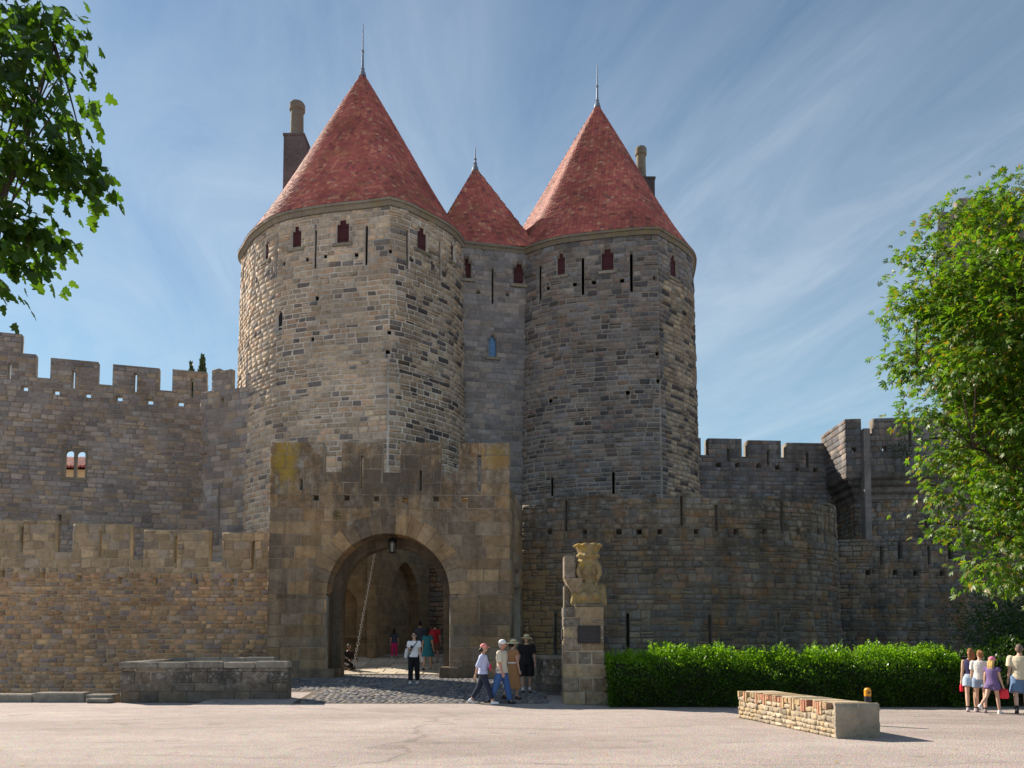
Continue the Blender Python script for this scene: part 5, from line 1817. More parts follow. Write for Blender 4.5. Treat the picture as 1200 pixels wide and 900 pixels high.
# --- clipped hedge: leaf shell over a dark branch mass
def hedge(name, x0, x1, y0, y1, zt, n, mat, label, leaf=(0.045, 0.085), seed=4, lump=0.12, sprig=220, shoulder=0.65, zlo=0.03, cat='hedge', sun_tint=None):
    g = np.random.default_rng(seed)
    root = empty(name, ((x0 + x1) / 2, (y0 + y1) / 2, 0), label=label, cat=cat)
    L, W = x1 - x0, y1 - y0

    def surf(s, t):                                    # t 0..1 round the section from front foot over the top to the back foot
        x = x0 + L * s
        per = np.array([0, zt - shoulder, zt - shoulder + math.hypot(shoulder, W * .45), 0]); tot = 2 * per[2]
        q = t * tot
        f = q < tot / 2
        qq = np.where(f, q, tot - q)
        zz_ = np.where(qq < per[1], qq, per[1] + (1 - (1 - np.clip((qq - per[1]) / (per[2] - per[1]), 0, 1)) ** 1.8) * shoulder)
        yy = np.where(qq < per[1], 0, np.clip((qq - per[1]) / (per[2] - per[1]), 0, 1) * W * .5)
        y = np.where(f, y0 + yy, y1 - yy)
        n_ = np.stack([np.zeros_like(q), np.where(f, -1, 1) * np.where(qq < per[1], 1.0, 0.5), np.where(qq < per[1], 0.0, 0.86)], -1)
        w1 = np.sin(x * 3.1 + y * 2) * np.sin(zz_ * 4 + x * 1.3) + 0.6 * np.sin(x * 7.7 + zz_ * 6) + 0.9 * np.sin(x * 1.37 + 0.6) * (zz_ > zt * .6)
        P = np.stack([x, y, zz_], -1) + n_ * (w1 * lump * 0.5)[:, None]
        return P, n_
    mb = MB()                                          # inner branch mass
    sec = [(y0 + .2, 0.0), (y0 + .2, zt - shoulder - 0.12), (y0 + W * .3, zt - .3), (y0 + W * .5, zt - .25), (y0 + W * .7, zt - .3), (y1 - .2, zt - shoulder - .12), (y1 - .2, 0.0)]
    mb.grid([[(x0 + .15 + (L - .3) * k / 20, y, z) for y, z in sec] for k in range(21)], cap0=True, cap1=True)
    mb.build('branch_mass', plain_mat(name + '_twigs', (0.02, 0.022, 0.012), 0.9), root)
    s, t = g.random(n), g.random(n)
    P, N = surf(s, t)
    P = P - N * (g.random(n) ** 1.5 * 0.22)[:, None] + g.normal(0, 0.025, (n, 3))
    ends = g.integers(0, n, n // 7)                     # leaves over the two ends
    Pe, Ne = surf(np.where(g.random(len(ends)) < .5, 0.0, 1.0), g.random(len(ends)))
    Pe[:, 1] = (Pe[:, 1] - (y0 + y1) / 2) * np.sqrt(g.random(len(ends))) + (y0 + y1) / 2
    P = np.concatenate([P, Pe + g.normal(0, 0.03, Pe.shape)]); N = np.concatenate([N, Ne])
    D = unit(N * 0.6 + np.array([0, 0, 0.55]) + g.normal(0, 0.6, P.shape))
    sp, sdv = [], []
    for k in range(sprig):                             # young shoots standing up from the top
        q, _ = surf(np.array([g.random()]), np.array([g.uniform(.36, .64)]))
        h = g.uniform(0.04, 0.24) * (1.5 if g.random() < 0.06 else 1.0)
        m_ = int(h / 0.022)
        lean = g.normal(0, 0.12, 2)
        zz_ = np.linspace(0, h, m_)
        sp.append(q + np.stack([zz_ * lean[0], zz_ * lean[1], zz_], -1) + g.normal(0, 0.008, (m_, 3)))
        a = g.random(m_) * 6.28
        sdv.append(np.stack([np.cos(a), np.sin(a), np.full(m_, 0.8)], -1))
    if sprig:
        P = np.concatenate([P] + sp); D = np.concatenate([D] + sdv)
    P[:, 2] = np.maximum(P[:, 2], zlo)
    S = g.uniform(*leaf, len(P))
    t4 = np.array([(0, 0, 0), (.5, -.27, .03), (1, 0, -.12), (.5, .27, .03)])
    if sun_tint is not None:                              # sunlight on the top is painted in as a lighter leaf green
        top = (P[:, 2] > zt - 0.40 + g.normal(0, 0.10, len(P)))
        for nm, sel, mm in (('sun_tint_leaves', top, sun_tint), ('leaves', ~top, mat)):
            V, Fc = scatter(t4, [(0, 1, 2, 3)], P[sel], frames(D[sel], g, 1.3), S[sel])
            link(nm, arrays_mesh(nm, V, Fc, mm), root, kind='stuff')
    else:
        V, Fc = scatter(t4, [(0, 1, 2, 3)], P, frames(D, g, 1.3), S)
        link('leaves', arrays_mesh('leaves', V, Fc, mat), root, kind='stuff')
    return root


hm = leaf_mat('hedge_leaf', [(0.018, 0.05, 0.005), (0.03, 0.085, 0.007), (0.055, 0.13, 0.008), (0.08, 0.16, 0.012)], 0.5, 0.35)
h0 = at_z(717, 829, 0); h1 = at_z(1125, 827, 0)
hedge('clipped_hedge', h0[0], h1[0], h0[1], h0[1] + 1.7, 1.40, 60000, hm, 'long clipped green hedge with sunlit top in front of the rounded wall', sprig=1100, lump=0.20, sun_tint=leaf_mat('sun_tint_leaf', [(0.09, 0.20, 0.012), (0.14, 0.28, 0.016), (0.20, 0.34, 0.03)], 0.5, 0.35))  # lighter copy of the leaf colour stands for sun on the top
hd2 = leaf_mat('shrub_leaf', [(0.02, 0.055, 0.012), (0.03, 0.075, 0.012), (0.05, 0.10, 0.015)], 0.35)
hedge('dark_shrub', h1[0] - 0.6, h1[0] + 5.5, h0[1] + 0.3, h0[1] + 2.6, 1.6, 26000, hd2, 'dark loose shrub continuing beyond the bright hedge behind the walkers', (0.06, 0.11), 14, 0.4, 120, 0.9, cat='shrub')


def bush(name, c, r, n, mat, label, leaf, seed, trunk=True):
    g = np.random.default_rng(seed)
    root = empty(name, (c[0], c[1], 0), label=label, cat='shrub')
    cs = c + g.normal(size=(26, 3)) * np.array(r) * 0.45
    mb = MB()
    for q in cs: mb.tube(bez((c[0], c[1], 0), (c[0] + (q[0] - c[0]) * .3, c[1], q[2] * .7), q, 5), [.04, .03, .022, .015, .008], 5)
    link('stems', mb.mesh('stems', bark), root, kind='stuff')
    k = g.integers(0, len(cs), n)
    off = g.normal(size=(n, 3)) * np.array(r) * 0.26
    P = cs[k] + off
    P[:, 2] = np.maximum(P[:, 2], 0.05)
    D = unit(off) + np.array([0, 0, -0.1]) + g.normal(0, 0.4, (n, 3))
    t4 = np.array([(0, 0, 0), (.5, -.25, .0), (1, 0, -.15), (.5, .25, .0)])
    V, Fc = scatter(t4, [(0, 1, 2, 3)], P, frames(D, g, 1.2), g.uniform(*leaf, n))
    link('leaves', arrays_mesh('leaves', V, Fc, mat), root, kind='stuff')


pc = at_y(1192, 730, 26.0)
bush('spreading_shrub', np.array([pc[0] + 0.4, 26.0, 2.2]), (2.2, 1.6, 1.5), 9000, hd2, 'dark green shrub against the outer rampart under the chestnut tree', (0.08, 0.15), 31)

# plants rooted in the masonry
for (x, y, Y, s, lab) in ((1056, 528, 47.3, 0.75, 'dark weed tuft growing from the face of the corner turret'), (394, 603, 26.85, 0.22, 'small green weed growing beside the crown of the gate arch'),):
    p = at_y(x, y, Y)
    n = 260
    gg = np.random.default_rng(int(x))
    P = p + gg.normal(size=(n, 3)) * np.array([.42, .16, .5]) * s
    V, Fc = scatter(np.array([(0, 0, 0), (.5, -.22, 0), (1, 0, -.2), (.5, .22, 0)]), [(0, 1, 2, 3)], P, frames(gg.normal(size=(n, 3)) + [0, -.5, -.4], gg), gg.uniform(.12, .3, n) * s)
    link('wall_weed', arrays_mesh('wall_weed', V, Fc, hd2), None, label=lab, cat='plant')

# cypresses beyond the upper left wall
cyp = leaf_mat('cypress_leaf', [(0.02, 0.045, 0.012), (0.03, 0.06, 0.016)], 0.15)
for (x, yt, w, lab) in ((237.5, 417, 9, 'taller cypress tip rising behind the upper left battlements'), (224.5, 427, 7, 'shorter cypress tip just behind the upper left battlements')):
    Y = 56.0
    top = at_y(x, yt, Y)
    root = empty('cypress_tree', (top[0], Y, 0), label=lab, cat='tree')
    mb = MB(); mb.tube([(top[0], Y, 0), (top[0], Y, top[2] - 0.5)], [0.16, 0.03], 8); mb.build('trunk', bark, root)
    gg = np.random.default_rng(int(x))
    n = 5200
    t = gg.random(n) ** 0.7
    hgt = 11.0
    rad = 0.62 * w / 9 * np.sin(np.clip(t * 1.15, 0, 1) * math.pi / 2) ** 0.8
    a = gg.random(n) * 6.283
    P = np.stack([top[0] + rad * np.cos(a) * gg.uniform(.6, 1.05, n), Y + rad * np.sin(a) * gg.uniform(.6, 1.05, n), top[2] - t * hgt], -1)
    D = np.stack([np.cos(a) * .35, np.sin(a) * .35, np.ones(n)], -1) + gg.normal(0, .15, (n, 3))
    V, Fc = scatter(np.array([(0, 0, 0), (.5, -.16, 0), (1, 0, 0), (.5, .16, 0)]), [(0, 1, 2, 3)], P, frames(D, gg), gg.uniform(.2, .42, n))
    link('crown', arrays_mesh('crown', V, Fc, cyp), root, kind='stuff')
# ------------------------------------------------------------------ people
def cloth_mat(name, col, var=0.12, rough=0.85):
    if name in MATS: return MATS[name]
    m, nt = material(name)
    pos = nt.n('ShaderNodeTexCoord').outputs['Object']
    a = nt.noise(pos, 9.0, 4.0, 0.6)
    c = nt.mix(a, tuple(x * (1 - var) for x in col), tuple(min(1, x * (1 + var)) for x in col))
    finish(nt, c, rough, nt.math('ADD', a, nt.math('MULTIPLY', nt.noise(pos, 120.0, 2.0), 0.3)), 0.35, 0.02, 0.15)
    return m


def skin_mat(name, col):
    if name in MATS: return MATS[name]
    m, nt = material(name)
    pos = nt.n('ShaderNodeTexCoord').outputs['Object']
    a = nt.noise(pos, 14.0, 4.0, 0.6)
    c = nt.mix(a, tuple(x * 0.88 for x in col), tuple(x * 1.08 for x in col))
    finish(nt, c, 0.55, None, spec=0.35)
    return m


def arm_chain(sh, swing, out, bend, s, k, inward=0.0):
    """shoulder, elbow, wrist, hand end: swing forward, lift outward, elbow bend (radians); forward is -y"""
    up, fo = 0.285 * k, 0.25 * k
    d1 = Vector((s * math.sin(out), -math.sin(swing) * math.cos(out), -math.cos(swing) * math.cos(out)))
    el = Vector(sh) + d1 * up
    a2 = swing + bend
    d2 = Vector((s * (math.sin(out) * math.cos(bend) - inward * math.sin(bend)), -math.sin(a2) * math.cos(out), -math.cos(a2) * math.cos(out))).normalized()
    wr = el + d2 * fo
    return [Vector(sh), el, wr, wr + d2 * 0.085 * k], d2


def leg_chain(hip, swing, bend, k, out=0.0, s=1):
    th, sh = 0.425 * k, 0.415 * k
    kn = Vector(hip) + Vector((s * math.sin(out) * th, -math.sin(swing) * th, -math.cos(swing) * th))
    a2 = swing - bend
    an = kn + Vector((0, -math.sin(a2) * sh, -math.cos(a2) * sh))
    return [Vector(hip), kn, an]


def person(pos, rot, H, label, legs, arms, skin=(0.46, 0.27, 0.19), top=None, bottom=None, dress=None, shoes=(0.7, 0.7, 0.7), socks=None, hair=None, hat=None, bag=None,
           girth=1.0, head_turn=0.0, lean=0.0, group=None, voxel=0.011, seat=None, extras=()):
    k = H / 1.75
    W = girth * k
    P0 = empty('person', tuple(pos), rot, label=label, cat='person', group=group)
    P0['_local'] = 1
    hz = 0.0
    hips = [(-0.088 * W, 0, 0), (0.088 * W, 0, 0)]
    ch = [leg_chain(hips[i], legs[i][0], legs[i][1], k, 0.03, (-1, 1)[i]) for i in (0, 1)]
    low = min(c[2].z for c in ch)
    hz = 0.085 * k - low
    if seat is not None: hz = seat
    ch = [[p + Vector((0, 0, hz)) for p in c] for c in ch]
    ly = -math.sin(lean)
    def tz(f): return hz + f * k                                      # heights above the hip joint
    def ty(f): return ly * f * k
    sk = skin_mat('skin_%02d%02d%02d' % tuple(int(c * 99) for c in skin), skin)
    mb = MB()
    tor = [(-.07, .135, .10), (0.0, .165, .115), (.09, .150, .105), (.20, .130, .095), (.33, .155, .110), (.43, .165, .105), (.50, .150, .082), (.545, .075, .062), (.57, .055, .055)]
    loft(mb, [(0, ty(f), tz(f), rx * W, ry * W) for f, rx, ry in tor])
    hd = Vector((0, ty(.70) - 0.02 * k, tz(.715)))
    limb(mb, [(0, ty(.52), tz(.52)), (0, hd.y + .02 * k, tz(.62))], [.052 * k, .05 * k])
    Rh = Matrix.Rotation(head_turn, 3, 'Z')
    def H3(x, y, z): return hd + Rh @ Vector((x * k, y * k, z * k))
    ell(mb, H3(0, 0, 0.015), (.074 * k, .092 * k, .105 * k), 16, 10)
    ell(mb, H3(0, -.022, -.058), (.052 * k, .062 * k, .058 * k))
    ell(mb, H3(0, -.098, -.012), (.014 * k, .02 * k, .026 * k)); ell(mb, H3(0, -.088, -.058), (.026 * k, .012 * k, .012 * k))
    for s in (-1, 1): ell(mb, H3(s * .076, .01, -.005), (.012 * k, .022 * k, .034 * k))
    AC = []
    for i, s in enumerate((-1, 1)):
        sh = (s * .172 * W, ty(.47), tz(.475))
        c, d = arm_chain(sh, *arms[i][:3], s, k, arms[i][3] if len(arms[i]) > 3 else 0.0)
        AC.append((c, d))
        limb(mb, [c[0], c[0].lerp(c[1], .5), c[1], c[1].lerp(c[2], .35), c[2]], [.048 * W, .046 * W, .037 * k, .038 * k, .026 * k])
        # hand: palm, four fingers, thumb
        side = d.cross(Vector((0, -1, 0.2))).normalized() if abs(d.y) < .9 else Vector((1, 0, 0))
        flat = d.cross(side).normalized()
        pal = c[2] + d * .045 * k
        limb(mb, [c[2], pal, pal + d * .03 * k], [.027 * k, .034 * k, .032 * k])
        for q, (o_, l) in enumerate(((-.030, .062), (-.010, .074), (.010, .070), (.029, .054))):
            b0 = pal + d * .034 * k + flat * o_ * k
            b1 = b0 + d * l * .5 * k; b2 = b0 + d * l * .92 * k + side * (-.02 * k) * s
            limb(mb, [b0, b1, b2], [.0095 * k, .0088 * k, .0078 * k], 7)
        t0 = pal - flat * .024 * k
        limb(mb, [t0, t0 - flat * .026 * k + d * .026 * k, t0 - flat * .030 * k + d * .056 * k], [.012 * k, .0105 * k, .009 * k], 7)
    for i, s in enumerate((-1, 1)):
        c = ch[i]
        limb(mb, [c[0], c[0].lerp(c[1], .45), c[1], c[1].lerp(c[2], .3), c[2]], [.082 * W, .072 * W, .052 * k, .054 * k, .036 * k])
        limb(mb, [c[2], c[2] + Vector((0, -.10 * k, -.05 * k))], [.036 * k, .03 * k])
    fuse('body', mb, voxel, sk, P0, 2)
    # eyes
    ey = MB()
    dk = cloth_mat('eye_dark', (0.02, 0.015, 0.012))
    for s in (-1, 1):
        ey = MB(); ell(ey, H3(s * .031, -.080, .014), (.013 * k, .009 * k, .008 * k), 8, 5); ey.build('eye', dk, P0, smooth=True)

    def trunk(f0, f1, extra, mbx):
        secs = [t for t in tor if f0 <= t[0] <= f1]
        def at(f):
            for a, b in zip(tor[:-1], tor[1:]):
                if a[0] <= f <= b[0]:
                    t = (f - a[0]) / (b[0] - a[0]); return (f, a[1] + (b[1] - a[1]) * t, a[2] + (b[2] - a[2]) * t)
        secs = [at(f0)] + [s_ for s_ in secs if f0 + .01 < s_[0] < f1 - .01] + [at(f1)]
        loft(mbx, [(0, ty(f), tz(f), rx * W + extra, ry * W + extra) for f, rx, ry in secs])
    if top:
        col, sleeve, hem = top[:3]
        ex = top[3] if len(top) > 3 else .020
        mbx = MB()
        trunk(max(-.07, hem), .535, ex, mbx)
        if hem < 0.0: loft(mbx, [(0, 0, tz(hem), (.172 + .01) * W + ex, .125 * W + ex), (0, 0, tz(.06), .16 * W + ex, .115 * W + ex)])
        for c, d in AC:
            if sleeve <= 0: continue
            pts = [c[0]]
            rr = [.052 * W + ex * .9]
            if sleeve <= 1: pts.append(c[0].lerp(c[1], sleeve)); rr.append(.047 * W + ex * 1.15)
            else: pts += [c[1], c[1].lerp(c[2], sleeve - 1)]; rr += [.040 * W + ex, .034 * k + ex * .8]
            mbx.tube(pts, rr, 12); ell(mbx, pts[0], (rr[0],) * 3, 12, 7)
            if len(pts) == 3: ell(mbx, pts[1], (rr[1],) * 3, 12, 7)
        fuse('shirt', mbx, .012, cloth_mat('cloth_%02d%02d%02d' % tuple(int(c * 99) for c in col), col), P0, 3)
    if bottom:
        col, length, ex = bottom[:3]
        mbx = MB()
        trunk(-.07, .13, .018, mbx)
        for c in ch:
            pts = [c[0]]; rr = [.088 * W + ex]
            if length <= 1: pts.append(c[0].lerp(c[1], length)); rr.append(.076 * W + ex * 1.5)
            else: pts += [c[1], c[1].lerp(c[2], length - 1)]; rr += [.062 * W + ex, .046 * k + ex * 1.2]
            mbx.tube(pts, rr, 14); ell(mbx, pts[0], (rr[0],) * 3, 12, 7)
            if len(pts) == 3: ell(mbx, pts[1], (rr[1],) * 3, 12, 7)
        fuse('shorts' if length <= 1.05 else 'trousers', mbx, .012, cloth_mat('cloth_%02d%02d%02d' % tuple(int(c * 99) for c in col), col), P0, 3)
    if dress:
        col, hemz, sleeve = dress
        mbx = MB()
        trunk(.12, .535, .018, mbx)
        loft(mbx, [(0, 0, hemz, .27 * W, .25 * W), (0, 0, hemz + .02, .265 * W, .245 * W), (0, 0, (hemz + tz(0)) / 2, .235 * W, .20 * W), (0, 0, tz(.0), .195 * W, .15 * W), (0, ty(.1), tz(.10), .17 * W, .125 * W), (0, ty(.2), tz(.20), .15 * W, .115 * W)], 24)
        for c, d in AC:
            mbx.tube([c[0], c[0].lerp(c[1], sleeve)], [.07 * W, .066 * W], 12); ell(mbx, c[0], (.07 * W,) * 3, 12, 7)
        fuse('dress', mbx, .013, cloth_mat('cloth_%02d%02d%02d' % tuple(int(c * 99) for c in col), col), P0, 3)
    for i, c in enumerate(ch):
        an = c[2]
        dirf = Vector((0, -1, 0))
        pitch = max(-.9, min(.9, (legs[i][0] - legs[i][1]) * 0.6))
        if seat is not None: pitch = 0
        mbx = MB()
        Rx = Matrix.Rotation(-pitch if pitch < 0 else -pitch * .5, 3, 'X')
        def F(x, y, z): return an + Rx @ Vector((x * k, y * k, z * k))
        limb(mbx, [F(0, .035, -.045), F(0, -.06, -.052), F(0, -.135, -.06)], [.042 * k, .045 * k, .034 * k])
        ell(mbx, F(0, .012, -.01), (.046 * k, .05 * k, .045 * k))
        mbx.grid([[F(x, y, -.085) for x, y in ((-.04, .07), (.04, .07), (.048, -.1), (.02, -.175), (-.02, -.175), (-.048, -.1))], [F(x, y, -.06) for x, y in ((-.04, .07), (.04, .07), (.048, -.1), (.02, -.175), (-.02, -.175), (-.048, -.1))]], close=True, cap0=True, cap1=True)
        fuse('shoe', mbx, .009, cloth_mat('shoe_%02d%02d%02d' % tuple(int(q * 99) for q in shoes), shoes), P0, 2)
        if socks:
            mbx = MB(); mbx.tube([an + (c[1] - an) * .02, an + (c[1] - an) * socks[1]], [.043 * k, .046 * k], 12); mbx.build('sock', cloth_mat('sock_%02d%02d%02d' % tuple(int(q * 99) for q in socks[0]), socks[0]), P0, smooth=True)
    if hair:
        col, length, kind = hair
        hm_ = cloth_mat('hair_%02d%02d%02d' % tuple(int(q * 99) for q in col), col, 0.35, 0.5)
        mbx = MB()
        ell(mbx, H3(0, .016, .036), (.083 * k, .096 * k, .098 * k), 16, 9)
        ell(mbx, H3(0, .045, -.02), (.078 * k, .066 * k, .085 * k))
        if length:
            wd = .07 if kind == 'loose' else .03
            b0 = H3(0, .06, -.02)
            pts = [b0, b0 + Vector((0, .035 * k, -length * .5 * k)), b0 + Vector((0, .05 * k, -length * k))]
            for o_ in ((-.05, 0, .05) if kind == 'loose' else (0,)):
                limb(mbx, [p + Rh @ Vector((o_ * k, 0, 0)) for p in pts], [.05 * k, .046 * k, .022 * k] if kind == 'loose' else [.035 * k, .032 * k, .012 * k])
        if kind == 'bun': ell(mbx, H3(0, .10, .05), (.045 * k, .045 * k, .045 * k))
        fuse('hair', mbx, .011, hm_, P0, 2)
    if hat:
        col, kind = hat
        htm = cloth_mat('hat_%02d%02d%02d' % tuple(int(q * 99) for q in col), col)
        mbx = MB()
        ell(mbx, H3(0, .006, .062), (.094 * k, .106 * k, .085 * k), 18, 9)
        if kind == 'cap':
            rows = []
            for (rr, zz_) in ((.0, .058), (.0, .046)):
                rows.append([H3(x, y, zz_ - (0.02 if y < -.15 else 0)) for x, y in ((-.075, -.04), (-.08, -.09), (-.06, -.16), (-.025, -.185), (.025, -.185), (.06, -.16), (.08, -.09), (.075, -.04))])
            mbx.grid(rows, close=True, cap0=True, cap1=True)
        else:
            br_ = .175 if kind == 'sun' else .15
            mbx.grid([[H3(br_ * math.cos(a) * r_, br_ * 1.05 * math.sin(a) * r_, z_ + .012 * math.sin(2 * a)) for a in np.linspace(0, 2 * math.pi, 25)[:-1]] for r_, z_ in ((.4, .052), (1.0, .020), (1.0, .008), (.4, .030))], close=True, cap0=True, cap1=True)
        fuse('hat', mbx, .010, htm, P0, 1)
        if kind == 'sun':
            mbx = MB(); mbx.grid([[H3(.097 * math.cos(a), .109 * math.sin(a), z_) for a in np.linspace(0, 2 * math.pi, 21)[:-1]] for z_ in (.046, .068)], close=True)
            mbx.build('hat_band', cloth_mat('hat_band', (0.05, 0.04, 0.04)), P0)
    for e in extras:
        kind = e[0]
        if kind == 'sunglasses':
            for s in (-1, 1):
                mbx = MB(); ell(mbx, H3(s * .034, -.088, .016), (.028 * k, .012 * k, .019 * k), 10, 6); mbx.build('sunglass_lens', cloth_mat('lens', (0.012, 0.012, 0.014), 0.1, 0.15), P0, smooth=True)
        elif kind == 'belt':
            mbx = MB(); f = e[2]; mbx.grid([[((.152 * W + .026) * math.cos(a), ty(f) + (.108 * W + .026) * math.sin(a), tz(f) + z_) for a in np.linspace(0, 2 * math.pi, 25)[:-1]] for z_ in (-.018, .018)], close=True)
            mbx.build('belt', cloth_mat('belt_%02d' % int(e[1][0] * 99), e[1]), P0)
        elif kind == 'strap':
            mbx = MB(); s = e[2]
            pts = [(s * .12 * W, ty(.5) + .03, tz(.535)), (s * .11 * W, -.09 * W, tz(.50)), (s * .02 * W, -.15 * W, tz(.36)), (-s * .10 * W, -.15 * W, tz(.16)), (-s * .17 * W, -.06 * W, tz(.04))]
            mbx.tube(pts, .013, 6); mbx.build('strap', cloth_mat('strap_%02d' % int(e[1][0] * 99), e[1]), P0)
    P0['_local'] = 1
    return P0, AC, tz, W, k


def carry(name, person_t, pts_box, col, label, cat, rough=0.6):
    """a thing a person holds: rounded box in the person's frame"""
    P0 = person_t[0]
    M = world_of(P0)
    (cx, cy, cz), (sx, sy, sz), tilt = pts_box
    mb = MB()
    mb.box(-sx / 2, sx / 2, -sy / 2, sy / 2, -sz / 2, sz / 2)
    me = mb.mesh(name, cloth_mat('bag_%02d%02d%02d' % tuple(int(q * 99) for q in col), col, 0.12, rough))
    bm = bmesh.new(); bm.from_mesh(me)
    bmesh.ops.bevel(bm, geom=list(bm.edges), offset=min(sx, sy, sz) * .3, segments=2, affect='EDGES')
    bm.to_mesh(me); bm.free()
    o = link(name, me, None, label=label, cat=cat)
    o.matrix_basis = M @ Matrix.Translation((cx, cy, cz)) @ Matrix.Rotation(tilt, 4, 'Y')
    return o


def tote(name, P, hand, drop, size, col, label):
    """soft carrier bag hanging from a hand, with two handles"""
    M = world_of(P[0])
    h = P[1][hand][0][3]
    mb = MB()
    c = h + Vector((0, 0, -drop - size[2] / 2))
    loft(mb, [(c.x, c.y, c.z - size[2] / 2, size[0] * .42, size[1] * .5), (c.x, c.y, c.z - size[2] * .3, size[0] * .5, size[1] * .6), (c.x, c.y, c.z + size[2] * .25, size[0] * .45, size[1] * .45), (c.x, c.y, c.z + size[2] / 2, size[0] * .4, size[1] * .18)], 14)
    root = empty(name, tuple(M @ c), P[0].rotation_euler[2], label=label, cat='bag')
    mat = cloth_mat('bag_%02d%02d%02d' % tuple(int(q * 99) for q in col), col)
    me = mb.mesh('pouch', mat, True); me.transform(M); link('pouch', me, root)
    for s in (-1, 1):
        m2 = MB(); m2.tube([c + Vector((s * size[0] * .25, 0, size[2] * .48)), h + Vector((s * .02, 0, .0))], .008, 6)
        me = m2.mesh('bag_handle', mat); me.transform(M); link('bag_handle', me, root)


SK1, SK2, SK3 = (0.50, 0.29, 0.20), (0.55, 0.34, 0.24), (0.36, 0.20, 0.14)
STAND = ((0.06, 0.03), (-0.06, 0.03))
# woman leaving the gateway
A = person(on_ground(485, 801), R(-4), 1.66, 'woman in white T-shirt and wide black trousers walking out of the gateway', ((0.14, 0.06), (-0.10, 0.10)),
           ((-.05, .12, 1.9, .55), (.05, .10, .15)), SK2, top=((.80, .80, .82), .55, -.02, .024), bottom=((.018, .018, .02), 1.92, .028), shoes=(.75, .78, .82), hair=((.025, .018, .015), .30, 'loose'),
           extras=(('sunglasses',), ('strap', (.02, .02, .02), 1)))
carry('shoulder_bag', A, ((-.25, .05, .98), (.10, .26, .34), .15), (.72, .72, .74), 'white cloth bag on the shoulder of the woman leaving the gateway', 'bag')
ph = A[1][0][0][3]
carry('phone', A, ((ph.x, ph.y - .02, ph.z + .03), (.075, .012, .15), .3), (.02, .02, .022), 'black phone held up by the woman in black trousers', 'phone', 0.3)
# walking group
B = person(on_ground(566, 825), R(82), 1.66, 'woman in pink cap, pale blue shirt and navy trousers striding past the gate', ((0.40, 0.06), (-0.34, 0.22)),
           ((-.42, .10, .18), (.40, .12, .35)), SK1, top=((.50, .55, .78), 1.15, -.02, .028), bottom=((.03, .035, .06), 1.82, .016), shoes=(.78, .78, .80), hair=((.03, .02, .018), .06, 'loose'),
           hat=((.80, .30, .28), 'cap'), extras=(('belt', (.30, .17, .08), .07),))
carry('phone_pouch', B, ((-.06, -.205, 1.00), (.10, .03, .17), .12), (.80, .03, .16), 'bright pink phone pouch hanging on the woman in navy trousers', 'pouch')
Cc = person(on_ground(588, 825), R(70), 1.74, 'man in white cap, cream short-sleeved shirt and blue jeans walking beside the pink cap', ((-0.30, 0.12), (0.26, 0.05)),
           ((.10, .12, .25), (-.22, .10, .2)), (.52, .25, .18), top=((.68, .60, .47), .85, -.06, .030), bottom=((.055, .12, .30), 1.96, .024), shoes=(.03, .03, .035), hair=((.35, .33, .31), 0, 'short'),
           hat=((.78, .77, .80), 'cap'), girth=1.12, head_turn=R(8))
D = person(on_ground(601, 820), R(125), 1.68, 'woman in long brown dress with white belt and straw hat, seen from behind', ((0.12, 0.05), (-0.22, 0.15)),
           ((.02, .12, .2), (-.15, .22, .15)), SK1, dress=((.36, .19, .085), .30, .35), shoes=(.06, .04, .035), hair=((.03, .02, .02), .05, 'loose'), hat=((.62, .54, .32), 'sun'),
           extras=(('belt', (.78, .76, .72), .16),))
tote('carrier_bag', D, 1, .10, (.26, .10, .34), (.75, .76, .80), 'white carrier bag held by the woman in the brown dress')
E = person(on_ground(617, 812), R(4), 1.72, 'man in black T-shirt, black shorts and straw sun hat standing by the gatehouse', STAND, ((.03, .14, .12), (.03, .14, .12)), SK1,
           top=((.018, .018, .02), .75, -.08, .034), bottom=((.02, .02, .022), .98, .032), shoes=(.05, .05, .055), socks=((.75, .78, .85), .22), hair=((.05, .04, .03), 0, 'short'), hat=((.62, .54, .30), 'sun'),
           girth=1.1, extras=(('sunglasses',),))
# deeper in the gateway
person(on_ground(462, 771.5), R(175), 1.28, 'child in dark top and pink trousers seen from behind in the gateway', ((.1, .05), (-.1, .1)), ((.1, .1, .2), (-.1, .1, .2)), SK1, top=((.05, .06, .10), .6, -.03),
       bottom=((.55, .03, .16), 1.85, .014), shoes=(.4, .4, .42), hair=((.02, .016, .014), .32, 'loose'), voxel=.014)
G1 = person(on_ground(501, 786), R(160), 1.66, 'woman in teal dress walking away under the arch', ((.15, .05), (-.15, .12)), ((.1, .1, .2), (-.1, .12, .2)), SK1, dress=((.03, .16, .20), .55, .5), shoes=(.1, .1, .1),
            hair=((.02, .016, .014), .18, 'loose'), voxel=.014)
tote('shopping_bag', G1, 1, .06, (.26, .12, .36), (.55, .58, .66), 'pale plastic bag carried by the woman in teal')
person(on_ground(492, 776), R(190), 1.72, 'person in dark jacket walking ahead of the teal dress', ((.15, .05), (-.15, .12)), ((.1, .1, .2), (-.1, .12, .2)), SK3, top=((.06, .07, .10), 1.9, -.05), bottom=((.03, .03, .04), 1.9, .015),
       shoes=(.05, .05, .05), hair=((.02, .016, .014), 0, 'short'), voxel=.014)
person(on_ground(509.5, 778), R(170), 1.70, 'person in red top and shorts half hidden behind the gate jamb', ((.12, .05), (-.12, .12)), ((.1, .1, .2), (-.1, .12, .2)), SK1, top=((.42, .03, .04), .6, -.05), bottom=((.20, .10, .08), .8, .02),
       shoes=(.1, .1, .1), hair=((.05, .03, .02), 0, 'short'), voxel=.014)
sp_ = on_ground(405, 787)
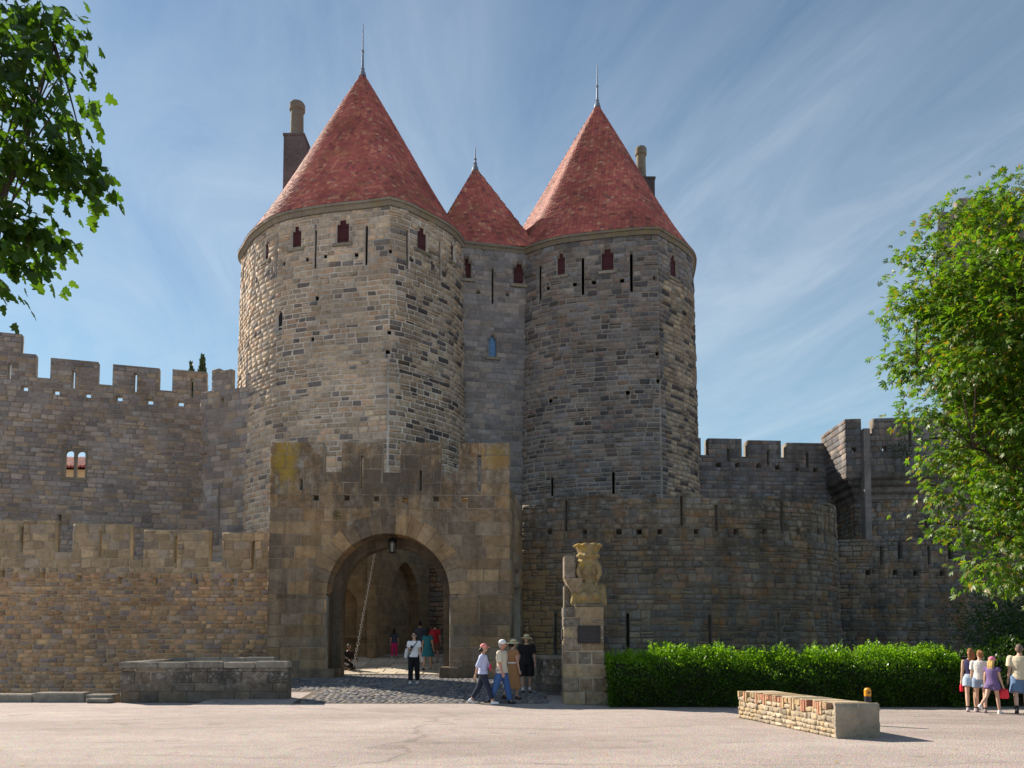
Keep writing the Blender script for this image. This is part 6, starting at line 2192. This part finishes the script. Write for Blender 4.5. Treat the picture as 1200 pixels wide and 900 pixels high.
person((sp_[0], sp_[1] + .2, sp_[2]), R(40), 1.60, 'figure in dark clothes sitting against the left foot of the arch', ((1.35, 1.5), (1.25, 1.35)), ((.7, .1, .5, .3), (.7, .1, .5, .3)), SK3, top=((.03, .022, .022), 1.9, -.03), bottom=((.025, .022, .025), 1.9, .02),
       shoes=(.03, .03, .03), hair=((.02, .015, .012), 0, 'short'), seat=0.30, voxel=.014, lean=.25)
mb = MB(); sb = Vector((sp_[0], sp_[1] + .2, sp_[2])); mb.box(sb.x - .25, sb.x + .25, sb.y - .16, sb.y + .25, sb.z, sb.z + .205); mb.build('stone_block', st_cap, None, bevel=.03, label='low stone block under the sitting figure', cat='stone')
# family walking off to the right
F1 = person(on_ground(1139, 834), R(152), 1.54, 'woman in navy sleeveless top and pale denim shorts carrying a red bottle', ((0.16, 0.05), (-0.16, 0.10)), ((.08, .10, .15), (-.05, .1, .12)), SK2, top=((.045, .04, .10), 0, .03, .012),
            bottom=((.42, .50, .60), .52, .026), shoes=(.42, .36, .36), socks=((.03, .03, .03), .14), hair=((.20, .09, .04), .22, 'loose'), head_turn=R(25))
hp_ = F1[1][1][0][3]
F2 = person(on_ground(1150, 835), R(148), 1.50, 'woman in white top and grey denim shorts walking between the other two', ((-0.14, 0.08), (0.18, 0.06)), ((-.1, .1, .2), (.1, .1, .2)), SK2, top=((.66, .63, .60), .7, .0, .020),
            bottom=((.24, .30, .40), .50, .026), shoes=(.25, .2, .2), socks=((.03, .03, .03), .14), hair=((.25, .12, .05), 0, 'bun'), head_turn=R(35))
F3 = person(on_ground(1164, 836.5), R(120), 1.34, 'girl in pink cap and purple playsuit with long fair hair', ((0.22, 0.04), (-0.40, 0.55)), ((.15, .12, .2), (-.1, .1, .2)), SK2, top=((.16, .11, .24), .3, -.03, .020), bottom=((.16, .11, .24), .40, .028),
            shoes=(.75, .72, .70), hair=((.55, .36, .13), .26, 'loose'), hat=((.72, .22, .34), 'cap'))
F4 = person(on_ground(1197, 837), R(150), 1.64, 'man in beige T-shirt and blue denim shorts walking at the plaza edge', ((0.18, 0.05), (-0.30, 0.20)), ((.1, .1, .2), (-.15, .12, .25)), SK2, top=((.58, .50, .36), .75, -.05, .030),
            bottom=((.13, .20, .32), .92, .034), shoes=(.03, .025, .025), socks=((.03, .03, .03), .2), hair=((.14, .10, .08), 0, 'short'), girth=1.12)


def bottle(P, hand, col, label):
    M = world_of(P[0])
    h = M @ P[1][hand][0][3]
    mb = MB(); mb.lathe([(.035, h.z - .20), (.038, h.z - .19), (.038, h.z - .05), (.016, h.z - .01), (.016, h.z + .02)], h.x, h.y, 12)
    root = empty('water_bottle', tuple(h), label=label, cat='bottle')
    mb.build('flask', cloth_mat('bottle_red', col, .05, .35), root, smooth=True)
    mb = MB(); mb.lathe([(.018, h.z + .021), (.018, h.z + .045)], h.x, h.y, 10); mb.build('lid', cloth_mat('lid_dark', (.05, .05, .05)), root)


bottle(F1, 1, (.75, .03, .05), 'red bottle in the hand of the woman in denim shorts')
tote('gift_bag', F3, 0, .02, (.24, .10, .22), (.78, .05, .07), 'red bag swinging from the hand of the girl in the pink cap')
